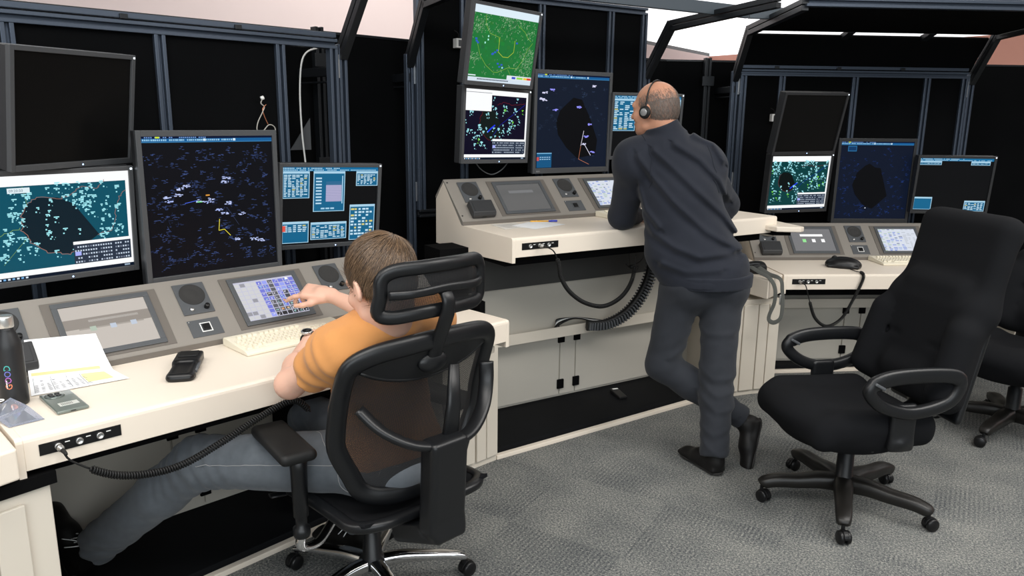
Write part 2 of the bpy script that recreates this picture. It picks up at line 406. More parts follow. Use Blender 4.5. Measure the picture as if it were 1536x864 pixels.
def console(c, label, touch, lit_switch=True, plug=0):
    x, y, t, z = ST[c]; Wd = 1.809
    root = empty('control_console', (x, y, z), t, label, 'console', 'air traffic control consoles')
    # worktop with rounded nose and apron
    prof = [(VA + .01, 0), (VA + .01, -.028), (.022, -.028), (.020, -.0925), (.0, -.0925), (0, -.014), (.0015, -.0065), (.006, -.0018), (.014, 0)]
    MB().prism(prof, (Wd - .036, 0, 0), (.018, 0, 0), ((0, 1, 0), (0, 0, 1))).build('worktop', CREAM, root, .0015)
    side = [(0, -.118), (0, -.014), (.0015, -.0065), (.006, -.0018), (.014, 0), (VA, 0), (VA + .002, LIP - .010), (VA + PB + .002, LIP + PC - .014), (VA + PB + .006, LIP + PC - .014), (VA + PB + .093, LIP + PC - .108), (VA + PB + .097, -.13), (.3, -.13)]
    for u in (0, Wd - .018):
        MB().prism(side, (.018, 0, 0), (u, 0, 0), ((0, 1, 0), (0, 0, 1))).build('side_panel', CREAM, root, .0015)
    fas = [(VA - .004, 0.001), (VA + .010, .001), (VA + PB + .0, LIP + PC - .014), (VA + PB + .095, LIP + PC - .105), (VA + PB + .097, LIP + PC - .093), (VA + PB + .004, LIP + PC), (VA, LIP), (VA - .004, LIP - .002)]
    MB().prism(fas, (Wd + .002, 0, 0), (-.001, 0, 0), ((0, 1, 0), (0, 0, 1))).build('instrument_panel', FASCIA, root, .001)
    MB().b2((.0, VA - .0055, .0), (Wd, VA - .002, LIP - .003)).build('panel_lip', FEDGE, root)
    MB().b2((.02, .10, -.15), (Wd - .02, VA + PB + .08, -.10)).build('underframe', BLKM, root)
    MB().b2((.02, .024, -.094), (Wd - .02, .10, -.088)).build('edge_strip', BLKM, root)
    for a, b in ((.065, .183), (.682, .799), (1.277, 1.390)): speaker_unit(root, a, b)
    touch_unit(root, .243, .619, touch[0], 0); touch_unit(root, .861, 1.215, touch[1], 1)
    for u, s in ((.012, .12), (.012, .92)):
        on_panel('screw', MB().lathe([(.004, 0), (.004, .0015), (.0001, .002)], (0, 0, 0), 10), BLK, root, u, s)
    for u0 in (.680,):
        p = on_panel('key_switch_plate', MB().b2((0, 0, 0), (.117, .075, .003)), GPL, root, u0, .066, 0, .001)
        fr = MB()
        for lo, hi in (((-.02, -.02), (.02, -.017)), ((-.02, .017), (.02, .02)), ((-.02, -.017), (-.017, .017)), ((.017, -.017), (.02, .017))): fr.b2((*lo, .003), (*hi, .0045))
        fr.build('switch_frame', WHT if lit_switch else GPL, p, loc=(.060, .038, 0))
        MB().b2((-.013, -.013, .003), (.013, .013, .008)).build('switch', BLK, p, .001, loc=(.060, .038, 0))
        MB().lathe([(.003, .003), (.003, .0045), (.0001, .005)], (.006, .069, 0), 8).build('screw', STEEL, p)
    # socket plate recessed in the apron
    sp = MB().b2((.052, -.0022, -.059), (.257, -.0004, -.027)).build('socket_plate', BLK, root)
    Ry = Matrix.Rotation(PI / 2, 4, 'X')
    for k in range(3):
        u = .092 + .052 * k + (0 if k else -.0)
        MB().lathe([(.0095, 0), (.0095, .006), (.0075, .0075), (.0065, .004), (.0001, .0035)], (u + .005, -.002, -.043), 20, Ry).build('socket', STEEL, sp)
        MB().b2((u + .022, -.0026, -.038), (u + .034, -.0022, -.0355)).build('socket_mark', WHT, sp)
    return root

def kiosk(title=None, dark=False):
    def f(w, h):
        bg = lin(196, 188, 180) if not dark else (lin(118, 118, 120) if title == 'R' else lin(92, 92, 92))  # bright fill stands in for room reflections on the glass, painted as glow
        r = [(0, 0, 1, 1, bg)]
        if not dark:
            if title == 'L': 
                r += [(0, .50, 1, .72, lin(146, 138, 130)), (.15, .47, .9, .50, lin(166, 158, 150)), (.28, .62, .86, .67, lin(184, 178, 172))]  # dark band is a reflection in the glass, painted as colour
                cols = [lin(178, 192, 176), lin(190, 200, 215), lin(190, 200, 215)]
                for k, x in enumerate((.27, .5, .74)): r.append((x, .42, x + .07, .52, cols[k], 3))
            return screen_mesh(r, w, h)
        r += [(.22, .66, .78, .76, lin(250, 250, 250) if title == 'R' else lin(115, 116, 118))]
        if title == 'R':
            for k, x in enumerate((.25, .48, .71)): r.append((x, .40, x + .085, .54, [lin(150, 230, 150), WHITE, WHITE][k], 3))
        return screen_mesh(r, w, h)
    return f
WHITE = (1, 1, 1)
def keygrid(seed=1, bright=1.0):
    def f(w, h):
        rd = random.Random(seed); r = [(0, 0, 1, 1, lin(196, 196, 214))]
        nx, ny = 11, 9
        for i in range(nx):
            for j in range(ny):
                x0, y0 = i / nx + .006, j / ny * .94 + .03; x1, y1 = x0 + 1 / nx - .012, y0 + .94 / ny - .016
                k = rd.random()
                if i < 4: c = lin(205, 205, 208) if k < .8 else lin(150, 150, 158)
                elif i == 6 or (j < 4 and i in (5, 6, 8)) : c = lin(88, 88, 96)
                elif k < .72: c = lin(112, 118, 214)
                elif k < .85: c = lin(150, 160, 240)
                else: c = lin(60, 60, 72)
                if j == 0 and i > 4: c = lin(34, 34, 40)
                r.append((x0, y0, x1, y1, c))
                if i >= 4 and rd.random() < .8:
                    d = lin(176, 226, 226) if rd.random() < .5 else lin(230, 230, 245)
                    for q in range(rd.randint(2, 4)):
                        xa = x0 + rd.uniform(.008, .045); ya = y0 + rd.uniform(.01, .06); r.append((xa, ya, xa + rd.uniform(.008, .03), ya + .012, d, 3))
                if i >= 6 and j in (1, 3) and rd.random() < .5: r.append((x0 + .02, y0 + .02, x1 - .02, y1 - .02, lin(210, 150, 90), 3))
        r.append((.86, .905, .90, .96, WHITE, 4))
        return screen_mesh(r, w, h)
    return f
def listgrid(seed=3):
    def f(w, h):
        rd = random.Random(seed); r = [(0, 0, 1, 1, lin(214, 220, 232))]
        for j in range(16):
            for i in range(8):
                if rd.random() < .6:
                    c = [lin(130, 150, 215), lin(160, 180, 225), lin(180, 200, 190), lin(120, 130, 160)][rd.randint(0, 3)] if i < 5 else lin(190, 196, 206)
                    r.append((i / 8 + .01, j / 16 + .012, i / 8 + rd.uniform(.05, .115), j / 16 + .05, c))
        return screen_mesh(r, w, h)
    return f
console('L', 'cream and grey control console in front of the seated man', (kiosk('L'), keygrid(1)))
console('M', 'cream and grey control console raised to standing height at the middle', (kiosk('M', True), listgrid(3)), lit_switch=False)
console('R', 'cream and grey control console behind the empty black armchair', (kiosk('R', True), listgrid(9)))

# pedestal, cabinet and foot platform below each console
def base(c, label, ztop, wd=1.78, vback=.535, vfront=.06, u0=-.045, u1=1.36):
    x, y, t, _ = ST[c]; root = empty('console_base', (x, y, 0), t, label, 'cabinet', 'console bases')
    sl = .052 * (1.75 - u0)
    MB().prism([(u0, vfront + .02), (1.75, vfront + .02 + sl), (1.75, vback + .04), (u0, vback + .04)], (0, 0, .045)).build('foot_platform', PLAT, root, .004)
    MB().prism([(u0, vfront - .012), (u1, vfront - .012 + .052 * (u1 - u0)), (u1, vfront + .018 + .052 * (u1 - u0)), (u0, vfront + .018)], (0, 0, .022)).build('platform_trim', CREAM, root, .003)
    MB().b2((0, vback, .045), (1.75, vback + .03, ztop)).build('back_panel', SHELL, root)
    dz = (.06, min(.452, ztop))
    for a, b in ((.06, .655), (.663, .768), (.776, 1.40)):
        MB().b2((a, vback - .012, dz[0]), (b, vback, dz[1])).build('cabinet_door', SHELL, root, .001)
    for u in (.659, .772):
        for z in (.405, .125):
            MB().box((u + .004, vback - .018, z), (.044, .012, .056)).build('latch', BLKM, root, .002)
    MB().b2((.05, vback - .10, .455), (1.70, vback, .462)).build('cable_tray', CREAMP, root)
    MB().b2((.05, vback - .104, .44), (1.70, vback - .10, .50)).build('tray_lip', CREAMP, root)
    MB().b2((.0, .30, .0), (.03, vback + .2, ztop)).build('side_column', BLKM, root)
    MB().b2((1.74, .30, .0), (1.77, vback + .2, ztop)).build('side_column', CREAMP, root)
    return root
bl_ = base('L', 'cream cabinet and black foot platform under the desk of the seated man', .70, vfront=.25, vback=.76)
b_ = base('M', 'pale cabinet with black latches and black foot platform under the raised desk', .74)
MB().b2((.0, .50, .74), (1.75, .60, .98)).build('lift_housing', mat('dark_grey_panel', (.045, .045, .043), .6), b_)
MB().b2((-.16, .42, .30), (.0, .60, 1.0)).build('lift_housing', BLKM, b_)
MB().b2((1.03, .40, .05), (1.19, .62, .74)).build('lift_housing', BLKM, bl_)
base('R', 'cream cabinet with black latches under the desk behind the empty armchair', .62, vfront=.36, vback=.50)

# ------------------------------------------------------------------ fillers between the stations
def wedge(name, label, cat, top_poly, z, th, cab_poly=None, ztop=None, split=None, grp='corner desks between the consoles'):
    c0 = Vector((top_poly[0][0], top_poly[0][1], 0)); root = empty(name, c0, 0, label, cat, grp)
    MB().prism([(p[0] - c0.x, p[1] - c0.y) for p in top_poly], (0, 0, th), (0, 0, z - th)).build('worktop', CREAM, root, .006, 3)
    if cab_poly:
        MB().prism([(p[0] - c0.x, p[1] - c0.y) for p in cab_poly], (0, 0, ztop), (0, 0, 0)).build('cabinet', CREAMP, root, .003)
    for a, b in (split or ()):   # applied cover strips with shadow gaps
        a = Vector(a) - c0; b = Vector(b) - c0; d = (b - a).normalized(); n = Vector((d.y, -d.x, 0)) * .012
        MB().prism([(0, .035), ((b - a).length, .035), ((b - a).length, ztop - .03), (0, ztop - .03)], n, a, (d, (0, 0, 1))).build('cover_panel', CREAMP, root, .003)
    return root
def P2(v): return (v.x, v.y)
# between middle and right stations, low
wedge('corner_desk', 'low cream corner desk between the middle and right consoles, lanyard lying on it', 'desk',
      [P2(W('R', -.165, -.172)), P2(W('R', -.010, .0)), P2(W('R', -.010, .60)), P2(W('R', -.50, .62)), P2(W('R', -.40, .20)), P2(W('R', -.247, .044))], .745, .112,
      [P2(W('R', -.15, -.018)), P2(W('R', -.012, .0)), P2(W('R', -.012, .45)), P2(W('R', -.45, .45)), P2(W('R', -.44, -.10)), P2(W('R', -.253, -.049))], .60,
      [((*P2(W('R', -.42, -.10)), 0), (*P2(W('R', -.26, -.053)), 0)), ((*P2(W('R', -.252, -.050)), 0), (*P2(W('R', -.155, -.022)), 0)), ((*P2(W('R', -.147, -.020)), 0), (*P2(W('R', -.085, -.012)), 0)), ((*P2(W('R', -.08, -.011)), 0), (*P2(W('R', -.014, -.003)), 0))])
# raised wing on the middle console's right end
wing = wedge('side_shelf', 'thin cream shelf sticking out from the right end of the raised console', 'shelf',
      [(1.494, 4.312), (1.625, 4.296), (1.655, 4.33), P2(W('M', 1.93, .12)), P2(W('M', 1.812, .30)), (1.378, 4.529)], 1.058, .030)
MB().prism([(0, .06), (.10, .06), (.06, .24), (-.09, .26)], (0, 0, .03), (.01, .02, .997)).build('shelf_bracket', BLKM, wing)
# between left and middle stations, low
wedge('corner_desk', 'low cream corner shelf under the right end of the left console', 'desk',
      [P2(W('L', 1.62, .06)), P2(W('L', 1.785, .06)), P2(W('L', 1.785, .56)), P2(W('L', 1.62, .56))], .685, .03,
      [P2(W('L', 1.70, .325)), P2(W('L', 1.885, .30)), P2(W('M', -.048, .050)), P2(W('M', -.05, .45)), P2(W('L', 1.72, .60))], .69,
      [((*P2(W('L', 1.70, .322)), 0), (*P2(W('L', 1.876, .298)), 0)), ((*P2(W('L', 1.886, .297)), 0), (*P2(W('L', 1.945, .296)), 0)), ((*P2(W('L', 1.95, .296)), 0), (*P2(W('M', -.05, .052)), 0))])
# at the far left edge of the picture
wedge('corner_desk', 'cream corner desk at the left edge beside the first console', 'desk',
      [P2(W('L', -.008, -.060)), P2(W('L', -.008, .50)), P2(W('L', -.60, .45)), P2(W('L', -.62, -.20))], .808, .085,
      [P2(W('L', .07, .012)), P2(W('L', .05, .45)), P2(W('L', -.55, .42)), P2(W('L', -.50, -.06))], .66,
      [((*P2(W('L', -.2, -.035)), 0), (*P2(W('L', -.085, -.014)), 0)), ((*P2(W('L', -.075, -.013)), 0), (*P2(W('L', .0, .0)), 0))])
lc_ = [o for o in bpy.data.objects if o.get('label', '').startswith('cream corner desk at the left edge')][0]
MB().prism([P2(W('L', *q) - lc_.location) for q in ((.085, .0), (.065, .45), (-.55, .43), (-.50, -.075))], (0, 0, .035), (0, 0, .662)).build('top_cap', BLKM, lc_)

# ------------------------------------------------------------------ screen contents
def inpoly(x, y, P):
    c = False
    for (a, b), (p, q) in zip(P, P[1:] + P[:1]):
        if (b > y) != (q > y) and x < (p - a) * (y - b) / (q - b) + a: c = not c
    return c
def tagmarks(r, lines, rd, x, y, c, s=1.0, asp=1.0, n=2):
    """one aircraft plot: a symbol and a small block of letters"""
    sx, sy = .0042 * s, .0042 * s * asp
    r.append((x - sx, y - sy, x + sx, y + sy, c, 4))
    a = rd.uniform(.4, 2.7); dx, dy = math.cos(a) * .02 * s, math.sin(a) * .02 * s * asp
    for k in range(n):
        w = rd.uniform(.010, .024) * s; x_ = x + dx - .012 * s + (rd.uniform(0, .012) if k == 0 else 0) * s; r.append((x_, y + dy + k * .0085 * s * asp, x_ + w * (.6 if k == 0 else 1.25), y + dy + (k * .0085 + .0066) * s * asp, c, 4))
def teal_radar(seed, n, variant=0):
    def f(w, h):
        rd = random.Random(seed); asp = w / h
        W1, TE, DK = lin(252, 254, 255), lin(4, 80, 100), lin(5, 30, 42)
        if variant == 2: TE, DK = lin(2, 2, 30), lin(6, 22, 20)
        if variant == 1: TE, DK = lin(4, 60, 62), lin(4, 14, 14)
        r = [(0, 0, 1, 1, W1), (0, .0, 1, .032, lin(4, 20, 40)), (.0, .085, .975, .90, TE)]
        if variant == 2: r[2] = (0, .075, .972, .93, TE)
        lines = []
        cx, cy, sc = (.42, .50, 1.0) if variant != 1 else (.30, .52, .8)
        dark = [(.30, .72), (.36, .78), (.50, .77), (.60, .70), (.76, .37), (.66, .28), (.55, .20), (.40, .24), (.30, .36), (.25, .48), (.26, .62)]
        if variant: dark = [(cx + (x - .5) * .75 * sc, cy + (y - .49) * .8 * sc) for x, y in dark]
        BR = lin(150, 110, 100) if variant == 0 else lin(120, 20, 30)
        def wig(pts, amp=.01):
            o = []
            for (xa, ya), (xb, yb) in zip(pts, pts[1:]):
                for k in range(6): t = k / 6; o.append((xa + (xb - xa) * t + rd.uniform(-amp, amp), ya + (yb - ya) * t + rd.uniform(-amp, amp)))
            return o + [pts[-1]]
        lines.append((wig([dark[5], dark[6], dark[7], dark[8], dark[9], dark[10], dark[0]]), .0022 if variant == 0 else .0015, BR, 2))
        if variant == 0:
            lines.append((wig([(.30, .72), (.36, .78), (.52, .76), (.60, .80), (.66, .86), (.78, .84), (.82, .92)]), .0018, BR, 2))
            lines.append((wig([(.76, .37), (.86, .40), (.90, .60), (.92, .74), (1 - .03, .80)]), .0018, BR, 2))
            lines.append((wig([(.25, .50), (.1, .44), (.02, .40)]), .0018, lin(120, 160, 90), 2))
            lines.append(([(.30, .72), (.28, .90)], .0012, lin(120, 160, 90), 2)); lines.append(([(.28, .40), (.12, .16)], .0012, lin(120, 160, 90), 2))
        else:
            lines.append((wig([(.5, .8), (.6, .84), (.75, .8), (.95, .84)], .012), .0015, BR, 2))
            lines.append(([(.45, .35), (.55, .5), (.7, .62), (.95, .82)], .002, lin(10, 30, 170), 2))
            lines.append(([(.36, .40), (.42, .46), (.47, .5)], .008, lin(30, 60, 230), 3))
        pale = lin(165, 236, 245)
        for _ in range(n):
            x, y = rd.uniform(.02, .95), rd.uniform(.12, .88)
            if rd.random() < .5 and variant == 0: 
                k = rd.random(); x = .28 + .6 * k + rd.gauss(0, .08); y = .25 + .55 * rd.random() + rd.gauss(0, .06)
            x = min(max(x, .02), .94); y = min(max(y, .12), .86)
            if x > .60 and y < .32 or (variant == 2 and x < .42 and y > .68): continue
            if inpoly(x, y, dark) and rd.random() < (.8 if variant != 2 else .5): continue
            c = pale if rd.random() < .93 or variant == 0 else lin(120, 220, 60)
            tagmarks(r, lines, rd, x, y, c, 1.2 if variant == 0 else 1.3, asp, rd.choice((2, 2, 3)))
            if rd.random() < .5: r.append((x + .02, y - .012, x + .024, y - .006, pale, 4))
        kx = .575 if variant != 2 else .44; ky, kt = .085, .315 if variant != 2 else .30
        if variant == 1: kx = .50
        r.append((kx, ky, .985, kt, lin(40, 52, 70), 5)); r.append((kx, kt - .03, .985, kt, W1, 6))
        for j in range(5):
            for i in range(22):
                if 15 <= i < 16: continue
                xx = kx + .008 + i * (.97 - kx) / 22; yy = ky + .012 + j * (kt - ky - .04) / 5
                if rd.random() < .9: r.append((xx, yy, xx + .0105, yy + .016, lin(200, 214, 232) if rd.random() < .8 else lin(120, 130, 150), 6))
        r.append((kx + .008, ky + .085, kx + .05, ky + .125, lin(170, 180, 255), 7))
        if variant == 2:
            r.append((0, .70, .405, .965, W1, 6)); r.append((0, .955, .405, .962, lin(120, 120, 130), 7))
        for k in range(9): r.append((.02 + k * .028, .008, .036 + k * .028, .024, lin(120, 180, 230) if k % 2 else lin(220, 235, 250), 3))
        r.append((.93, .008, .97, .024, lin(160, 180, 200), 3))
        mb = screen_mesh(r[:3], w, h); poly_face(mb, dark, w, h, DK, 1.5)
        m2 = screen_mesh([(0, 0, 0, 0, W1)] + r[3:], w, h, lines)
        mb.add(m2.v, [], False); n0 = len(mb.v) - len(m2.v)
        for ff, cc in zip(m2.f[1:], m2.c[1:]): mb.f.append(tuple(i + n0 for i in ff)); mb.c.append(cc); mb.sm.append(False)
        if variant == 0:
            M = Matrix.Translation((.345 * w, .845 * h, .0004)); k0 = len(mb.f)
            mb.add([(.185 * w, .835 * h, .0022), (.325 * w, .835 * h, .0022), (.325 * w, .885 * h, .0022), (.185 * w, .885 * h, .0022)], [(0, 1, 2, 3)], col=lin(225, 240, 245))
            t = MB(); text_mb('09:20:50', .034 * h, Matrix.Translation((.195 * w, .848 * h, .0024)), t, .0001)
            mb.add(t.v, t.f, col=lin(90, 110, 130))
        return mb
    return f
def dark_radar(seed, bg, dim, n, topbar=True, hole=None, bright=10, extra=None):
    def f(w, h):
        rd = random.Random(seed); r = [(0, 0, 1, 1, bg)]; lines = []
        if topbar:
            r += [(0, .962, 1, .985, lin(20, 92, 150)), (0, .957, 1, .962, lin(60, 130, 180)), (.0, .985, 1, 1, lin(8, 20, 50))]
            for k in range(46):
                if rd.random() < .85: r.append((.01 + k * .0145, .968, .02 + k * .0145 + rd.uniform(-.003, .003), .980, lin(150, 200, 230), 4))
                if rd.random() < .8 and k < 32: r.append((.01 + k * .0145, .988, .020 + k * .0145, .996, lin(110, 150, 210), 4))
            r.append((.10, .987, .13, .997, lin(220, 240, 60), 5)); r.append((.45, .966, .468, .983, lin(210, 235, 250), 5)); r.append((.68, .966, .70, .983, lin(210, 235, 250), 5))
        for _ in range(n):
            x, y = rd.uniform(.02, .96), rd.uniform(.03, .92)
            k = rd.random()
            if hole and inpoly(x, y, hole): continue
            c = tuple(q * (.35 + .9 * k) for q in dim)
            for q in range(rd.randint(3, 6)):
                xx, yy = x + rd.uniform(-.022, .022), y + rd.uniform(-.016, .016)
                r.append((xx, yy, xx + rd.uniform(.008, .024), yy + .0030, c, 3))
            if rd.random() < .5: lines.append(([(x, y), (x + rd.uniform(-.02, .02), y + rd.uniform(-.03, .03))], .0010, c, 3))
        for _ in range(bright):
            x, y = rd.uniform(.1, .8), rd.uniform(.18, .75)
            for q in range(9): xx, yy = x + rd.uniform(-.03, .03), y + rd.uniform(-.01, .01); r.append((xx, yy, xx + rd.uniform(.008, .02), yy + .005, lin(180, 196, 255), 5))
        if extra: extra(r, lines, rd)
        mb = screen_mesh(r[:3 if topbar else 1], w, h)
        if hole: poly_face(mb, hole, w, h, lin(3, 4, 8), 2)
        m2 = screen_mesh([(0, 0, 0, 0, bg)] + r[(3 if topbar else 1):], w, h, lines); n0 = len(mb.v); mb.add(m2.v, [], False)
        for ff, cc in zip(m2.f[1:], m2.c[1:]): mb.f.append(tuple(i + n0 for i in ff)); mb.c.append(cc); mb.sm.append(False)
        return mb
    return f
def exL(r, lines, rd):
    Y = lin(240, 226, 70)
    lines += [([(.535, .385), (.525, .30), (.57, .305), (.615, .255)], .0022, Y, 6), ([(.28, .52), (.37, .535)], .0020, lin(80, 110, 240), 6), ([(.60, .47), (.69, .33)], .0012, lin(60, 70, 100), 4)]
    r += [(.37, .52, .41, .53, lin(110, 230, 110), 6), (.44, .565, .47, .575, lin(220, 150, 60), 6)]
    for x, y in ((.24, .625), (.29, .64), (.15, .57), (.23, .58), (.60, .69), (.59, .66), (.39, .53), (.48, .535), (.61, .50), (.57, .42), (.71, .41), (.66, .22), (.80, .205), (.86, .19)):
        for q in range(9): xx, yy = x + rd.uniform(-.028, .028), y + rd.uniform(-.01, .01); r.append((xx, yy, xx + rd.uniform(.008, .02), yy + .0055, lin(196, 208, 255), 6))
def exM(r, lines, rd):
    for x, y in ((.10, .80), (.20, .83), (.06, .735), (.09, .725), (.76, .885), (.24, .62), (.56, .655), (.74, .47), (.69, .335), (.79, .165), (.66, .25)):
        c = lin(150, 150, 255) if rd.random() < .6 else lin(215, 215, 245)
        for q in range(10): xx, yy = x + rd.uniform(-.03, .03), y + rd.uniform(-.01, .01); r.append((xx, yy, xx + rd.uniform(.012, .03), yy + .008, c, 6))
    lines += [([(.66, .40), (.625, .24)], .003, lin(225, 220, 235), 6), ([(.625, .24), (.60, .09)], .0022, lin(190, 120, 90), 6), ([(.60, .09), (.75, .03)], .0022, lin(190, 120, 90), 6), ([(.67, .26), (.77, .13)], .003, lin(230, 230, 250), 6)]
    r += [(.02, .005, .22, .165, lin(20, 84, 128), 6), (.02, .155, .22, .165, lin(120, 180, 220), 7), (.02, .08, .05, .12, lin(200, 80, 80), 8)]
    for j in range(2):
        for i in range(5): r.append((.06 + i * .03, .09 + j * .022, .082 + i * .03, .10 + j * .022, lin(150, 190, 220), 8))
def exR(r, lines, rd):
    r += [(.10, .875, .22, .945, lin(40, 110, 160), 6), (.108, .885, .212, .935, lin(14, 56, 100), 7), (.42, .135, .432, .147, lin(230, 235, 255), 7)]
def tables(seed, wins, red=True):
    def f(w, h):
        rd = random.Random(seed); r = [(0, 0, 1, 1, lin(8, 9, 12)), (0, .945, 1, .995, lin(24, 110, 158))]
        for k in range(60):
            if rd.random() < .85: r.append((.005 + k * .0165, .953, .005 + k * .0165 + .011, .965, lin(170, 214, 236), 3))
            if rd.random() < .8 and k < 36: r.append((.005 + k * .0165, .975, .005 + k * .0165 + .011, .987, lin(190, 225, 240), 3))
        for (x0, y0, x1, y1, cols, rows, style) in wins:
            fr, bg = lin(170, 210, 232), lin(22, 100, 140)
            r += [(x0, y0, x1, y1, fr, 1), (x0 + .008, y0 + .008, x1 - .008, y1 - .03, bg, 2)]
            if style == 'fl':
                r.append((x0 + .13 * 1, y0 + .13, x1 - .035, y0 + (y1 - y0) * .66, lin(176, 172, 206), 3))
                for j in range(9): r.append((x0 + .025, y0 + .10 + j * (y1 - y0 - .16) / 9, x0 + .085, y0 + .118 + j * (y1 - y0 - .16) / 9, lin(190, 222, 240), 4))
                for j in range(12): r.append((x0 + .13, y0 + .14 + j * .022, x1 - .035, y0 + .143 + j * .022, lin(120, 130, 170), 4))
                r.append((x1 - .032, y0 + .10, x1 - .022, y1 - .06, fr, 4)); 
                for q in range(3): r.append((x0 + .08 + q * .05, y0 + .03, x0 + .12 + q * .05, y0 + .05, fr, 4))
                continue
            if style == 'flat': continue
            for j in range(rows):
                for i in range(cols):
                    if rd.random() < .82:
                        cw = (x1 - x0 - .03) / cols; rh = (y1 - y0 - .06) / rows; xx = x0 + .015 + i * cw; yy = y0 + .02 + j * rh
                        c = lin(200, 230, 244) if rd.random() < .93 else lin(222, 210, 120)
                        if style == 'half' and j < rows * .55: continue
                        r.append((xx, yy + rh * .2, xx + cw * rd.uniform(.45, .9), yy + rh * .75, c, 4))
            if style == 'half' and red: r.append((x0 + .004, y0 + (y1 - y0) * .55, x0 + .035, y0 + (y1 - y0) * .82, lin(226, 84, 70), 5))
        return screen_mesh(r, w, h)
    return f
def weather(w, h):
    rd = random.Random(5); r = [(0, 0, 1, 1, lin(30, 118, 56)), (0, .90, 1, 1, lin(222, 238, 248)), (0, 0, 1, .055, lin(214, 228, 240)), (0, .07, .125, .085, lin(220, 235, 240))]; lines = []
    for (cx, cy, s, n) in ((.55, .82, .14, 170), (.08, .72, .09, 90), (.93, .40, .09, 150), (.86, .22, .10, 120), (.06, .3, .06, 50), (.93, .75, .08, 60), (.4, .1, .14, 50), (.18, .85, .1, 30)):
        for _ in range(n):
            x, y = rd.gauss(cx, s), rd.gauss(cy, s * .75)
            if not (.01 < x < .98 and .08 < y < .89): continue
            g = rd.uniform(130, 210); a = rd.uniform(.3, 2.2); l = rd.uniform(.008, .03)
            lines.append(([(x, y), (min(.99, x + math.cos(a) * l), min(.895, y + math.sin(a) * l))], rd.uniform(.0012, .0030), lin(g * .80, g, g * .78), 2))
    for _ in range(90):
        x, y = rd.uniform(.1, .85), rd.uniform(.15, .8); s = rd.uniform(.015, .06)
        r.append((x, y, min(.97, x + s), min(.88, y + s), lin(26 + rd.randint(0, 14), 104 + rd.randint(0, 26), 48 + rd.randint(0, 12))))
    YG = lin(150, 190, 70)
    lines += [([(.18, .88), (.20, .75), (.27, .65), (.40, .62), (.42, .55)], .0016, YG, 3), ([(.42, .62), (.42, .42), (.50, .36), (.58, .36), (.66, .44), (.66, .60)], .0024, lin(190, 205, 60), 4),
              ([(.10, .5), (.16, .34), (.26, .22), (.38, .14), (.44, .14), (.60, .22), (.74, .22), (.82, .34), (.88, .50), (.95, .6)], .0016, YG, 3), ([(.70, .80), (.80, .74), (.86, .66), (.92, .62)], .0016, YG, 3), ([(.6, .2), (.68, .08)], .0014, YG, 3)]
    for x, y in ((.07, .52), (.09, .50), (.06, .55), (.36, .40), (.33, .38), (.39, .43), (.32, .37), (.45, .21), (.48, .24), (.42, .25), (.50, .20), (.68, .56)):
        r.append((x, y, x + .03, y + .022, lin(50, 92, 200), 4))
    for x, y in ((.24, .60), (.24, .555), (.20, .51), (.50, .20)): r.append((x, y, x + .018, y + .024, lin(170, 245, 225), 5))
    r += [(.6, .055, 1, .115, lin(225, 235, 240), 5), (.68, .07, .74, .10, lin(60, 80, 200), 6), (.76, .07, .86, .10, lin(150, 220, 80), 6), (.87, .07, .93, .10, lin(240, 200, 60), 6), (.93, .07, .995, .10, lin(225, 60, 40), 6)]
    for k in range(22): r.append((.15 + k * .022, .022, .165 + k * .022, .04, lin(60, 70, 90), 5))
    return screen_mesh(r, w, h, lines)
def off(w, h): return screen_mesh([(0, 0, 1, 1, (.0012, .0011, .0010))], w, h)

